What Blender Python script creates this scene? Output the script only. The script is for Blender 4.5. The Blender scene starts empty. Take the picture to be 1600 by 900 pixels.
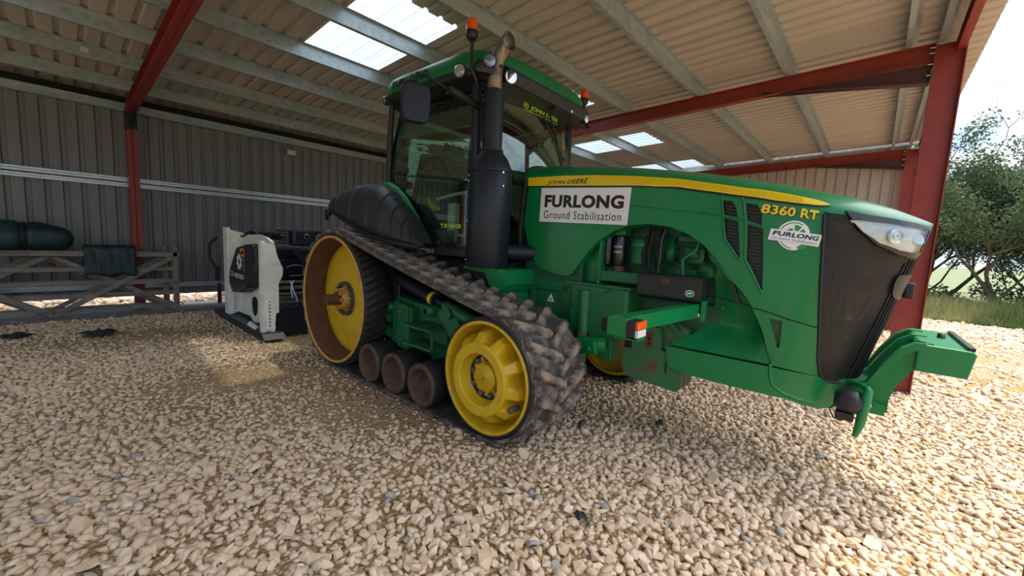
import bpy, bmesh, math, random
import numpy as np
from math import sin, cos, pi, radians, hypot, atan2, sqrt
from mathutils import Vector, Matrix
from mathutils.geometry import delaunay_2d_cdt
random.seed(7)
SC = bpy.context.scene
COL = SC.collection

# ---------------------------------------------------------------- camera, world, sun, exposure
cd = bpy.data.cameras.new('camera'); cam = bpy.data.objects.new('camera', cd); COL.objects.link(cam)
R_ = Vector((0.668289442, -0.742217691, 0.050021193)); U_ = Vector((0.049997542, 0.111903676, 0.992460484)); F_ = Vector((0.742219285, 0.660749927, -0.111893105))
cam.matrix_world = Matrix(((R_.x, U_.x, -F_.x, 0), (R_.y, U_.y, -F_.y, 0), (R_.z, U_.z, -F_.z, 1.5852), (0, 0, 0, 1)))
cd.sensor_width = 36; cd.lens = 631.34/1600*36; cd.clip_start = 0.05; cd.clip_end = 800
SC.camera = cam
SC.view_settings.view_transform = 'Standard'; SC.view_settings.look = 'None'; SC.view_settings.gamma = 1
SC.view_settings.use_curve_mapping = False
SC.view_settings.exposure = 1.85

def new_world():
    w = bpy.data.worlds.new('sky'); SC.world = w; w.use_nodes = True
    nt = w.node_tree; N = nt.nodes; L = nt.links; N.clear()
    out = N.new('ShaderNodeOutputWorld'); bg = N.new('ShaderNodeBackground'); L.new(bg.outputs[0], out.inputs[0])
    tc = N.new('ShaderNodeTexCoord'); sep = N.new('ShaderNodeSeparateXYZ'); L.new(tc.outputs['Generated'], sep.inputs[0])
    # clouds on a flat layer: direction / (z + c)
    add = N.new('ShaderNodeMath'); add.operation = 'ADD'; add.inputs[1].default_value = 0.14
    mx = N.new('ShaderNodeMath'); mx.operation = 'MAXIMUM'; mx.inputs[1].default_value = 0.0
    L.new(sep.outputs[2], mx.inputs[0]); L.new(mx.outputs[0], add.inputs[0])
    dv = N.new('ShaderNodeVectorMath'); dv.operation = 'DIVIDE'
    cmb = N.new('ShaderNodeCombineXYZ')
    for i in range(3): L.new(add.outputs[0], cmb.inputs[i])
    L.new(tc.outputs['Generated'], dv.inputs[0]); L.new(cmb.outputs[0], dv.inputs[1])
    nz = N.new('ShaderNodeTexNoise'); nz.inputs['Scale'].default_value = 0.9; nz.inputs['Detail'].default_value = 7; nz.inputs['Roughness'].default_value = 0.55
    nz.inputs['Distortion'].default_value = 0.4
    L.new(dv.outputs[0], nz.inputs['Vector'])
    cr = N.new('ShaderNodeValToRGB'); cr.color_ramp.elements[0].position = 0.36; cr.color_ramp.elements[1].position = 0.60
    cr.color_ramp.elements[0].color = (0.24, 0.40, 0.68, 1); cr.color_ramp.elements[1].color = (0.80, 0.85, 0.93, 1)
    e = cr.color_ramp.elements.new(0.47); e.color = (0.44, 0.57, 0.78, 1)
    L.new(nz.outputs['Fac'], cr.inputs[0]); L.new(cr.outputs[0], bg.inputs[0])
    # thin overcast: brighter towards the zenith
    gr = N.new('ShaderNodeMath'); gr.operation = 'MULTIPLY_ADD'; gr.inputs[1].default_value = 0.6; gr.inputs[2].default_value = 0.34; L.new(mx.outputs[0], gr.inputs[0])
    # and the wide soft glow that a sun behind thin cloud makes
    dp = N.new('ShaderNodeVectorMath'); dp.operation = 'DOT_PRODUCT'; dp.inputs[1].default_value = Vector((1.2, -0.73, 4.2)).normalized()
    nm = N.new('ShaderNodeVectorMath'); nm.operation = 'NORMALIZE'; L.new(tc.outputs['Generated'], nm.inputs[0]); L.new(nm.outputs[0], dp.inputs[0])
    m0 = N.new('ShaderNodeMath'); m0.operation = 'MAXIMUM'; m0.inputs[1].default_value = 0; L.new(dp.outputs['Value'], m0.inputs[0])
    pw = N.new('ShaderNodeMath'); pw.operation = 'POWER'; pw.inputs[1].default_value = 5; L.new(m0.outputs[0], pw.inputs[0])
    gl = N.new('ShaderNodeMath'); gl.operation = 'MULTIPLY_ADD'; gl.inputs[1].default_value = 1.9; L.new(pw.outputs[0], gl.inputs[0]); L.new(gr.outputs[0], gl.inputs[2]); L.new(gl.outputs[0], bg.inputs[1])
    wm = N.new('ShaderNodeMix'); wm.data_type = 'RGBA'; L.new(pw.outputs[0], wm.inputs[0]); L.new(cr.outputs[0], wm.inputs[6]); wm.inputs[7].default_value = (0.97, 0.93, 0.88, 1); L.new(wm.outputs[2], bg.inputs[0])
new_world()
sd = bpy.data.lights.new('sun', 'SUN'); sun = bpy.data.objects.new('sun', sd); COL.objects.link(sun)
sd.energy = 1.1; sd.angle = radians(2.0); sd.color = (1.0, 0.90, 0.74)
sun.rotation_euler = Vector((1.2, -0.73, 4.2)).to_track_quat('Z', 'Y').to_euler(); sun.location = (6, -4, 12)

# ---------------------------------------------------------------- materials
def mat(name, col, rough=0.5, metal=0.0, spec=0.5, coat=0.0, noise=None, bump=None, emis=None):
    """noise = (scale, colour2, lo, hi, detail) ; bump = (scale, strength, distance)"""
    m = bpy.data.materials.new(name); m.use_nodes = True; nt = m.node_tree; N = nt.nodes; L = nt.links
    b = N['Principled BSDF']; b.inputs['Base Color'].default_value = (*col, 1); b.inputs['Roughness'].default_value = rough
    b.inputs['Metallic'].default_value = metal; b.inputs['Specular IOR Level'].default_value = spec; b.inputs['Coat Weight'].default_value = coat
    b.inputs['Coat Roughness'].default_value = 0.08
    if noise or bump:
        tc = N.new('ShaderNodeTexCoord')
    if noise:
        noises = noise if isinstance(noise, list) else [noise]
        prev = None
        for (sc, c2, lo, hi, det) in noises:
            nz = N.new('ShaderNodeTexNoise'); nz.inputs['Detail'].default_value = det; nz.inputs['Roughness'].default_value = 0.62
            if isinstance(sc, tuple):
                mp = N.new('ShaderNodeMapping'); mp.inputs['Scale'].default_value = sc; L.new(tc.outputs['Object'], mp.inputs[0]); L.new(mp.outputs[0], nz.inputs['Vector']); nz.inputs['Scale'].default_value = 1
            else:
                nz.inputs['Scale'].default_value = sc; L.new(tc.outputs['Object'], nz.inputs['Vector'])
            mr = N.new('ShaderNodeMapRange'); mr.inputs[1].default_value = lo; mr.inputs[2].default_value = hi; L.new(nz.outputs['Fac'], mr.inputs[0])
            mx = N.new('ShaderNodeMix'); mx.data_type = 'RGBA'; L.new(mr.outputs[0], mx.inputs[0])
            if prev is None: mx.inputs[6].default_value = (*col, 1)
            else: L.new(prev, mx.inputs[6])
            mx.inputs[7].default_value = (*c2, 1); prev = mx.outputs[2]
        L.new(prev, b.inputs['Base Color'])
    if bump:
        nz2 = N.new('ShaderNodeTexNoise'); nz2.inputs['Scale'].default_value = bump[0]; nz2.inputs['Detail'].default_value = 6
        L.new(tc.outputs['Object'], nz2.inputs['Vector']); bp = N.new('ShaderNodeBump'); bp.inputs['Strength'].default_value = bump[1]; bp.inputs['Distance'].default_value = bump[2]
        L.new(nz2.outputs['Fac'], bp.inputs['Height']); L.new(bp.outputs[0], b.inputs['Normal'])
    return m
M = {}
M['green'] = mat('green_paint', (0.002, 0.170, 0.045), 0.36, spec=.4, coat=0.18, noise=(3.0, (0.004, 0.19, 0.055), 0.4, 0.7, 3))
M['frame_green'] = mat('frame_green_paint', (0.004, 0.125, 0.038), 0.45, coat=0.1, noise=(9.0, (0.03, 0.11, 0.045), 0.5, 0.8, 6), bump=(40, .15, .004))
M['dull_green'] = mat('dusty_green_paint', (0.012, 0.105, 0.04), 0.6, noise=[(14.0, (0.07, 0.115, 0.06), 0.5, 0.75, 6)], bump=(40, .2, .004))
M['rusty_green'] = mat('worn_green_paint', (0.022, 0.14, 0.048), 0.55, noise=[(9.0, (0.07, 0.13, 0.06), 0.45, 0.7, 6), (4.5, (0.13, 0.05, 0.025), 0.56, 0.66, 8)], bump=(30, .3, .006))
M['engine_green'] = mat('engine_green_paint', (0.006, 0.085, 0.035), 0.5, noise=(20.0, (0.02, 0.03, 0.02), 0.5, 0.8, 5))
M['yellow'] = mat('yellow_paint', (0.66, 0.42, 0.01), 0.42, coat=0.1, noise=[(6.0, (0.52, 0.30, 0.02), 0.5, 0.75, 6), (26.0, (0.16, 0.07, 0.015), 0.64, 0.72, 8)], bump=(30, .15, .004))
M['stripe_yellow'] = mat('yellow_stripe_vinyl', (0.86, 0.62, 0.008), 0.35)
M['stripe_amber'] = mat('amber_pin_line', (0.62, 0.36, 0.005), 0.35)
M['orange_rim'] = mat('orange_yellow_rim', (0.64, 0.34, 0.06), 0.5, noise=(12.0, (0.30, 0.12, 0.03), 0.5, 0.75, 6))
M['rust'] = mat('rust_brown', (0.105, 0.042, 0.018), 0.75, noise=(9.0, (0.20, 0.075, 0.02), 0.45, 0.75, 8), bump=(45, .3, .004))
M['roller_rust'] = mat('roller_rust', (0.13, 0.065, 0.038), 0.75, noise=(14.0, (0.045, 0.03, 0.024), 0.42, 0.7, 8), bump=(45, .3, .004))
M['rubber'] = mat('black_rubber', (0.018, 0.018, 0.019), 0.62, noise=(18.0, (0.06, 0.055, 0.05), 0.55, 0.85, 7), bump=(60, .3, .004))
M['belt'] = mat('dusty_belt_rubber', (0.038, 0.038, 0.040), 0.7, noise=[(7.0, (0.24, 0.185, 0.14), 0.46, 0.66, 10), (40.0, (0.05, 0.05, 0.05), 0.5, 0.7, 5)], bump=(70, .6, .008))
M['lug'] = mat('muddy_lug_rubber', (0.045, 0.044, 0.045), 0.75, noise=[(8.5, (0.33, 0.25, 0.185), 0.44, 0.60, 12)], bump=(55, .8, .012))
M['black'] = mat('black_plastic', (0.012, 0.013, 0.016), 0.42, bump=(120, .08, .001))
M['satin_black'] = mat('satin_black_paint', (0.011, 0.015, 0.026), 0.42, spec=.4)
M['gloss_black'] = mat('gloss_black', (0.008, 0.009, 0.012), 0.18, coat=0.3)
M['fender'] = mat('fender_plastic', (0.024, 0.027, 0.032), 0.5, bump=(160, .12, .001))
M['dark'] = mat('dark_void', (0.004, 0.004, 0.004), 0.8)
M['seal'] = mat('rubber_seal', (0.008, 0.008, 0.008), 0.7)
M['steel'] = mat('bare_steel', (0.42, 0.42, 0.42), 0.35, metal=0.9)
M['bolt'] = mat('grey_bolt', (0.12, 0.115, 0.11), 0.55, metal=0.4)
M['chrome'] = mat('chrome', (0.8, 0.8, 0.8), 0.12, metal=1.0)
M['burnt'] = mat('heat_stained_steel', (0.22, 0.155, 0.10), 0.38, metal=0.85, noise=[((8, 8, 3), (0.30, 0.27, 0.25), 0.42, 0.65, 5), ((30, 30, 4), (0.06, 0.04, 0.03), 0.55, 0.75, 6)])
M['soot'] = mat('soot', (0.05, 0.03, 0.02), 0.9)
M['white'] = mat('white_decal', (0.82, 0.82, 0.88), 0.4)
M['ink'] = mat('black_lettering', (0.006, 0.006, 0.009), 0.4)
M['lime'] = mat('lime_lettering', (0.42, 0.62, 0.02), 0.4)
M['trim'] = mat('dark_cab_trim', (0.05, 0.055, 0.052), 0.6)
M['txt_yellow'] = mat('yellow_lettering', (0.85, 0.63, 0.01), 0.4)
M['logo_green'] = mat('logo_green', (0.012, 0.30, 0.05), 0.4)
M['grey_ink'] = mat('grey_lettering', (0.22, 0.22, 0.24), 0.5)
M['amber'] = mat('amber_lens', (0.95, 0.13, 0.005), 0.12, coat=0.6, noise=((6, 6, 60), (0.75, 0.07, 0.0), 0.4, 0.6, 2))
M['mesh'] = None
M['cream'] = mat('white_machine_paint', (0.84, 0.82, 0.75), 0.4, coat=0.15, noise=(7.0, (0.60, 0.56, 0.47), 0.5, 0.8, 6))
M['anthracite'] = mat('anthracite_paint', (0.020, 0.022, 0.027), 0.45)
M['navy'] = mat('navy_black_plastic', (0.010, 0.014, 0.024), 0.4, coat=.1)
M['grey_steel'] = mat('grey_steel', (0.22, 0.22, 0.20), 0.5, metal=0.5, noise=(9, (0.12, 0.11, 0.10), .45, .75, 6))
M['tag_orange'] = mat('orange_sticker', (0.75, 0.26, 0.01), 0.5)
M['redox'] = mat('red_oxide_paint', (0.29, 0.036, 0.026), 0.5, noise=[(5.0, (0.22, 0.028, 0.022), 0.4, 0.7, 6), (34.0, (0.40, 0.13, 0.10), 0.68, 0.74, 4)], bump=(30, .08, .004))
M['galv'] = mat('galvanised_steel', (0.60, 0.66, 0.72), 0.36, metal=0.45, noise=[(16.0, (0.48, 0.54, 0.60), 0.4, 0.65, 4), ((1.5, 9, 9), (0.70, 0.75, 0.80), 0.5, 0.8, 5)])
M['galv_dull'] = mat('dull_galvanised_steel', (0.38, 0.44, 0.49), 0.42, metal=0.35, noise=[(14.0, (0.29, 0.335, 0.37), 0.4, 0.65, 4), ((1.2, 7, 7), (0.50, 0.54, 0.57), 0.5, 0.8, 5)])
M['clad'] = mat('grey_cladding', (0.20, 0.195, 0.205), 0.42, metal=0.0, noise=((6, 6, .5), (0.165, 0.155, 0.16), 0.4, 0.7, 4))
M['gable'] = mat('gable_cladding', (0.50, 0.43, 0.39), 0.42, noise=((6, 6, .5), (0.44, 0.37, 0.34), 0.4, 0.7, 4))
M['roof'] = mat('roof_sheet_liner', (0.53, 0.475, 0.435), 0.45, noise=[((3, .4, 3), (0.46, 0.41, 0.375), 0.4, 0.7, 5), (9.0, (0.38, 0.33, 0.29), 0.62, 0.8, 6)])
M['wood'] = mat('weathered_wood', (0.235, 0.205, 0.175), 0.8, noise=[((1.2, 22, 22), (0.115, 0.10, 0.085), 0.42, 0.7, 6), (5.0, (0.30, 0.275, 0.24), 0.5, 0.8, 5)], bump=(30, .3, .004))
M['tarp'] = mat('dark_green_tarpaulin', (0.006, 0.028, 0.032), 0.5, noise=(6.0, (0.012, 0.042, 0.044), 0.45, 0.75, 5), bump=(9, .5, .02))
M['strap'] = mat('black_strap', (0.006, 0.006, 0.01), 0.7)
M['concrete'] = mat('dark_concrete', (0.20, 0.185, 0.16), 0.85, noise=[(3.0, (0.12, 0.105, 0.09), 0.4, 0.7, 7), (30.0, (0.28, 0.25, 0.2), 0.6, 0.75, 5)], bump=(40, .4, .01))  # dark concrete with random darker and lighter patches
M['label'] = mat('white_label', (0.65, 0.65, 0.62), 0.5)
M['seat'] = mat('dark_seat_fabric', (0.08, 0.085, 0.082), 0.85)
M['cab_grey'] = mat('grey_cab_trim', (0.10, 0.10, 0.09), 0.7)
M['screen'] = mat('dark_screen', (0.015, 0.02, 0.02), 0.15)
M['redox_dark'] = mat('dark_haunch_red', (0.085, 0.026, 0.03), 0.55, noise=(6.0, (0.06, 0.02, 0.025), 0.4, 0.7, 5))  # front haunches: a darker red than the posts and rafters
M['reflector'] = mat('silver_reflector', (0.62, 0.63, 0.66), 0.28, metal=0.35, noise=((9, 9, 30), (0.80, 0.79, 0.78), .4, .6, 2))
M['scrap'] = mat('dirty_black_sheeting', (0.022, 0.022, 0.026), 0.6, noise=(20.0, (0.09, 0.08, 0.07), 0.5, 0.75, 5))
M['bark'] = mat('bark', (0.11, 0.09, 0.07), 0.9, noise=(7.0, (0.06, 0.05, 0.04), 0.4, 0.7, 6))

def glass(name, tint, gl=(1, 1, 1), rough=0.02, ior=1.5, base=0.0):
    m = bpy.data.materials.new(name); m.use_nodes = True; nt = m.node_tree; N = nt.nodes; L = nt.links; N.clear()
    o = N.new('ShaderNodeOutputMaterial'); t = N.new('ShaderNodeBsdfTransparent'); t.inputs[0].default_value = (*tint, 1)
    g = N.new('ShaderNodeBsdfGlossy'); g.inputs['Roughness'].default_value = rough; g.inputs[0].default_value = (*gl, 1)
    f = N.new('ShaderNodeFresnel'); f.inputs[0].default_value = ior
    ad = N.new('ShaderNodeMath'); ad.operation = 'ADD'; ad.inputs[1].default_value = base; ad.use_clamp = True; L.new(f.outputs[0], ad.inputs[0])
    ge = N.new('ShaderNodeNewGeometry'); fb = N.new('ShaderNodeMath'); fb.operation = 'SUBTRACT'; fb.inputs[0].default_value = 1.0; L.new(ge.outputs['Backfacing'], fb.inputs[1])
    mm_ = N.new('ShaderNodeMath'); mm_.operation = 'MULTIPLY'; L.new(ad.outputs[0], mm_.inputs[0]); L.new(fb.outputs[0], mm_.inputs[1])
    mx = N.new('ShaderNodeMixShader'); L.new(mm_.outputs[0], mx.inputs[0]); L.new(t.outputs[0], mx.inputs[1]); L.new(g.outputs[0], mx.inputs[2]); L.new(mx.outputs[0], o.inputs[0])
    return m
M['glass'] = glass('tinted_cab_glass', (0.72, 0.84, 0.77), gl=(.85, 1, .90), ior=1.5, base=0.14)
M['clear'] = glass('clear_lens', (0.92, 0.94, 0.95), ior=1.5, base=0.08)
M['yellow_haze'] = M['clear']

def mesh_material():
    m = bpy.data.materials.new('fine_black_mesh'); m.use_nodes = True; nt = m.node_tree; N = nt.nodes; L = nt.links
    b = N['Principled BSDF']; o = N['Material Output']
    b.inputs['Base Color'].default_value = (0.030, 0.026, 0.025, 1); b.inputs['Roughness'].default_value = 0.42
    t = N.new('ShaderNodeBsdfTransparent'); t.inputs[0].default_value = (.9, .85, .82, 1); mx = N.new('ShaderNodeMixShader'); mx.inputs[0].default_value = 0.46
    L.new(b.outputs[0], mx.inputs[1]); L.new(t.outputs[0], mx.inputs[2]); L.new(mx.outputs[0], o.inputs[0])
    return m
M['mesh'] = mesh_material()

def skylight_material():
    m = bpy.data.materials.new('translucent_skylight_sheet'); m.use_nodes = True; nt = m.node_tree; N = nt.nodes; L = nt.links; N.clear()
    o = N.new('ShaderNodeOutputMaterial'); t = N.new('ShaderNodeBsdfTransparent'); t.inputs[0].default_value = (0.52, 0.57, 0.58, 1)
    d = N.new('ShaderNodeBsdfTranslucent'); d.inputs[0].default_value = (0.42, 0.48, 0.50, 1)
    mx = N.new('ShaderNodeMixShader'); mx.inputs[0].default_value = 0.30; L.new(t.outputs[0], mx.inputs[1]); L.new(d.outputs[0], mx.inputs[2]); L.new(mx.outputs[0], o.inputs[0])
    return m
M['skylight'] = skylight_material()

def stone_material():
    m = bpy.data.materials.new('crushed_limestone'); m.use_nodes = True; nt = m.node_tree; N = nt.nodes; L = nt.links
    b = N['Principled BSDF']; b.inputs['Roughness'].default_value = 0.85; b.inputs['Specular IOR Level'].default_value = 0.25
    a = N.new('ShaderNodeAttribute'); a.attribute_name = 'tone'
    g = N.new('ShaderNodeNewGeometry')
    wn = N.new('ShaderNodeTexNoise'); wn.inputs['Scale'].default_value = 28; wn.inputs['Detail'].default_value = 5; L.new(g.outputs['Position'], wn.inputs['Vector'])
    oi = N.new('ShaderNodeObjectInfo')
    ad = N.new('ShaderNodeMath'); ad.operation = 'ADD'; L.new(a.outputs['Fac'], ad.inputs[0]); L.new(oi.outputs['Random'], ad.inputs[1])
    fr = N.new('ShaderNodeMath'); fr.operation = 'FRACT'; L.new(ad.outputs[0], fr.inputs[0])
    cr = N.new('ShaderNodeValToRGB'); E = cr.color_ramp.elements; cr.color_ramp.interpolation = 'LINEAR'
    E[0].position = 0.0; E[0].color = (0.36, 0.34, 0.31, 1); E[1].position = 1.0; E[1].color = (0.76, 0.62, 0.47, 1)
    for p, c in ((0.016, (0.40, 0.38, 0.35)), (0.022, (0.60, 0.445, 0.295)), (0.3, (0.71, 0.54, 0.38)), (0.6, (0.74, 0.58, 0.43)), (0.85, (0.65, 0.49, 0.34))):
        e = E.new(p); e.color = (*c, 1)
    L.new(fr.outputs[0], cr.inputs[0])
    mr = N.new('ShaderNodeMapRange'); mr.inputs[1].default_value = 0.35; mr.inputs[2].default_value = 0.75; L.new(wn.outputs['Fac'], mr.inputs[0])
    mx = N.new('ShaderNodeMix'); mx.data_type = 'RGBA'; mx.blend_type = 'MULTIPLY'; L.new(mr.outputs[0], mx.inputs[0]); L.new(cr.outputs[0], mx.inputs[6]); mx.inputs[7].default_value = (0.90, 0.83, 0.74, 1)
    L.new(mx.outputs[2], b.inputs['Base Color'])
    bp = N.new('ShaderNodeBump'); bp.inputs['Strength'].default_value = 0.35; bp.inputs['Distance'].default_value = 0.01
    n2 = N.new('ShaderNodeTexNoise'); n2.inputs['Scale'].default_value = 90; n2.inputs['Detail'].default_value = 4; L.new(g.outputs['Position'], n2.inputs['Vector']); L.new(n2.outputs['Fac'], bp.inputs['Height']); L.new(bp.outputs[0], b.inputs['Normal'])
    return m
M['stone'] = stone_material()

def ground_material():
    m = bpy.data.materials.new('gravel_fines'); m.use_nodes = True; nt = m.node_tree; N = nt.nodes; L = nt.links
    b = N['Principled BSDF']; b.inputs['Roughness'].default_value = 0.95; b.inputs['Specular IOR Level'].default_value = 0.1
    tc = N.new('ShaderNodeTexCoord')
    n1 = N.new('ShaderNodeTexNoise'); n1.inputs['Scale'].default_value = 0.9; n1.inputs['Detail'].default_value = 8; L.new(tc.outputs['Object'], n1.inputs['Vector'])
    cr = N.new('ShaderNodeValToRGB'); E = cr.color_ramp.elements; E[0].position = .35; E[0].color = (0.48, 0.31, 0.145, 1); E[1].position = .7; E[1].color = (0.62, 0.46, 0.28, 1)
    L.new(n1.outputs['Fac'], cr.inputs[0])
    v = N.new('ShaderNodeTexVoronoi'); v.inputs['Scale'].default_value = 34; L.new(tc.outputs['Object'], v.inputs['Vector'])
    mr = N.new('ShaderNodeMapRange'); mr.inputs[1].default_value = 0.0; mr.inputs[2].default_value = 0.6; mr.inputs[3].default_value = 1.25; mr.inputs[4].default_value = 0.6; L.new(v.outputs['Distance'], mr.inputs[0])
    mu = N.new('ShaderNodeVectorMath'); mu.operation = 'SCALE'; L.new(cr.outputs[0], mu.inputs[0]); L.new(mr.outputs[0], mu.inputs['Scale']); L.new(mu.outputs[0], b.inputs['Base Color'])
    bp = N.new('ShaderNodeBump'); bp.inputs['Strength'].default_value = 0.9; bp.inputs['Distance'].default_value = 0.03; bp.invert = True; L.new(v.outputs['Distance'], bp.inputs['Height']); L.new(bp.outputs[0], b.inputs['Normal'])
    return m
M['ground'] = ground_material()
M['field'] = mat('grass_field', (0.09, 0.12, 0.04), 0.9, noise=(0.6, (0.17, 0.17, 0.07), 0.4, 0.7, 6))

def leafmat(name, c1, c2):
    m = bpy.data.materials.new(name); m.use_nodes = True; nt = m.node_tree; N = nt.nodes; L = nt.links; N.clear()
    o = N.new('ShaderNodeOutputMaterial'); d = N.new('ShaderNodeBsdfDiffuse'); t = N.new('ShaderNodeBsdfTranslucent'); mx = N.new('ShaderNodeMixShader'); mx.inputs[0].default_value = 0.4
    a = N.new('ShaderNodeAttribute'); a.attribute_name = 'tone'; m2 = N.new('ShaderNodeMix'); m2.data_type = 'RGBA'; L.new(a.outputs['Fac'], m2.inputs[0]); m2.inputs[6].default_value = (*c1, 1); m2.inputs[7].default_value = (*c2, 1)
    L.new(m2.outputs[2], d.inputs[0]); L.new(m2.outputs[2], t.inputs[0]); L.new(d.outputs[0], mx.inputs[1]); L.new(t.outputs[0], mx.inputs[2]); L.new(mx.outputs[0], o.inputs[0])
    return m
M['leaf'] = leafmat('hedge_leaves', (0.045, 0.080, 0.035), (0.125, 0.165, 0.085))
M['grass'] = leafmat('tall_grass', (0.12, 0.22, 0.05), (0.50, 0.46, 0.22))

# ---------------------------------------------------------------- mesh helpers
def link(o, parent=None):
    COL.objects.link(o)
    if parent is not None: o.parent = parent
    return o
def tag(o, label=None, cat=None, group=None, kind=None):
    if label: o['label'] = label
    if cat: o['category'] = cat
    if group: o['group'] = group
    if kind: o['kind'] = kind
    return o
def empty(name, loc, rz=0.0, label=None, cat=None, group=None):
    o = bpy.data.objects.new(name, None); o.empty_display_size = 0.2; o.location = loc; o.rotation_euler = (0, 0, rz)
    COL.objects.link(o); return tag(o, label, cat, group)
class MB:
    def __init__(s): s.v = []; s.f = []; s.smooth = []
    def add(s, vs, fs, sm=False):
        n = len(s.v); s.v += [tuple(v) for v in vs]; s.f += [tuple(i+n for i in f) for f in fs]; s.smooth += [sm]*len(fs); return s
    def box(s, c, d, rz=0.0, bev=0.0, rot=None):
        x, y, z = (d[0]/2, d[1]/2, d[2]/2)
        if bev > 0:
            bm = bmesh.new(); bmesh.ops.create_cube(bm, size=1)
            for v in bm.verts: v.co = Vector((v.co.x*d[0], v.co.y*d[1], v.co.z*d[2]))
            bmesh.ops.bevel(bm, geom=list(bm.edges), offset=min(bev, 0.45*min(d)), segments=2, affect='EDGES', profile=0.6)
            bm.verts.index_update(); vs = [v.co.copy() for v in bm.verts]; fs = [[v.index for v in f.verts] for f in bm.faces]; bm.free()
        else:
            vs = [Vector((a*x, b*y, e*z)) for a in (-1, 1) for b in (-1, 1) for e in (-1, 1)]
            fs = [(0, 1, 3, 2), (4, 6, 7, 5), (0, 4, 5, 1), (2, 3, 7, 6), (0, 2, 6, 4), (1, 5, 7, 3)]
        Rm = rot if rot is not None else Matrix.Rotation(rz, 3, 'Z')
        return s.add([Rm @ v + Vector(c) for v in vs], fs)
    def tube(s, pts, r, n=14, caps=True):
        pts = [Vector(p) for p in pts]; rs = r if isinstance(r, (list, tuple)) else [r]*len(pts); m = len(pts)
        vs = []; up = None
        for i, p in enumerate(pts):
            t = (pts[min(i+1, m-1)] - pts[max(i-1, 0)]);
            if t.length < 1e-9: t = Vector((0, 0, 1))
            t.normalize()
            if up is None:
                up = Vector((0, 0, 1)) if abs(t.z) < 0.9 else Vector((1, 0, 0))
            a = t.cross(up)
            if a.length < 1e-6: a = t.orthogonal()
            a.normalize(); b = a.cross(t).normalized(); up = b
            for k in range(n):
                an = 2*pi*k/n; vs.append(p + a*cos(an)*rs[i] + b*sin(an)*rs[i])
        fs = [(i*n+k, i*n+(k+1) % n, (i+1)*n+(k+1) % n, (i+1)*n+k) for i in range(m-1) for k in range(n)]
        s.add(vs, fs, True)
        if caps:
            s.add(vs[:n], [tuple(range(n))]); s.add(vs[-n:], [tuple(reversed(range(n)))])
        return s
    def lathe(s, prof, o, ax='y', n=48, sm=True, closed=False):
        """prof: [(radius, along)] ; revolve about axis through o"""
        vs = []; m = len(prof)
        for (r, a) in prof:
            for k in range(n):
                t = 2*pi*k/n; c, d = r*cos(t), r*sin(t)
                p = (c, a, d) if ax == 'y' else ((a, c, d) if ax == 'x' else (c, d, a))
                vs.append((p[0]+o[0], p[1]+o[1], p[2]+o[2]))
        fs = [(i*n+k, i*n+(k+1) % n, (i+1)*n+(k+1) % n, (i+1)*n+k) for i in range(m-1) for k in range(n)]
        return s.add(vs, fs, sm)
    def prism(s, poly, ax, a0, a1, fn=None):
        """polygon in the plane normal to ax ('y': (x,z), 'x': (y,z), 'z': (x,y)) extruded a0..a1"""
        def P(p, a): return {'y': (p[0], a, p[1]), 'x': (a, p[0], p[1]), 'z': (p[0], p[1], a)}[ax]
        n = len(poly); vs = [P(p, a0) for p in poly]+[P(p, a1) for p in poly]
        if fn: vs = [fn(*v) for v in vs]
        fs = [tuple(range(n)), tuple(reversed(range(n, 2*n)))]+[(i, i+n, (i+1) % n+n, (i+1) % n) for i in range(n)]
        return s.add(vs, fs)
    def mesh(s, name, m, auto=None):
        me = bpy.data.meshes.new(name); me.from_pydata([tuple(v) for v in s.v], [], s.f); me.materials.append(m)
        bm = bmesh.new(); bm.from_mesh(me); bmesh.ops.recalc_face_normals(bm, faces=bm.faces); bm.to_mesh(me); bm.free()
        me.polygons.foreach_set('use_smooth', s.smooth[:len(me.polygons)] if len(s.smooth) == len(me.polygons) else [False]*len(me.polygons))
        me.update(); return me
    def build(s, name, m, parent=None, **k):
        o = bpy.data.objects.new(name, s.mesh(name, m)); link(o, parent); return tag(o, **k)
def copyo(o, parent=None, loc=None):
    c = o.copy(); COL.objects.link(c); c.parent = parent
    if loc is not None: c.location = loc
    return c
def pip(x, y, poly):
    c = False; n = len(poly); j = n-1
    for i in range(n):
        xi, yi = poly[i][:2]; xj, yj = poly[j][:2]
        if (yi > y) != (yj > y) and x < (xj-xi)*(y-yi)/(yj-yi)+xi: c = not c
        j = i
    return c
def densify(poly, st):
    out = []
    for i, p in enumerate(poly):
        q = poly[(i+1) % len(poly)]; d = hypot(q[0]-p[0], q[1]-p[1]); k = max(1, int(d/st))
        for a in range(k): out.append((p[0]+(q[0]-p[0])*a/k, p[1]+(q[1]-p[1])*a/k))
    return out
def smooth_poly(poly, it=2):
    for _ in range(it):
        o = []
        for i, p in enumerate(poly):
            q = poly[(i+1) % len(poly)]; o += [(p[0]*.75+q[0]*.25, p[1]*.75+q[1]*.25), (p[0]*.25+q[0]*.75, p[1]*.25+q[1]*.75)]
        poly = o
    return poly
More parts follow.
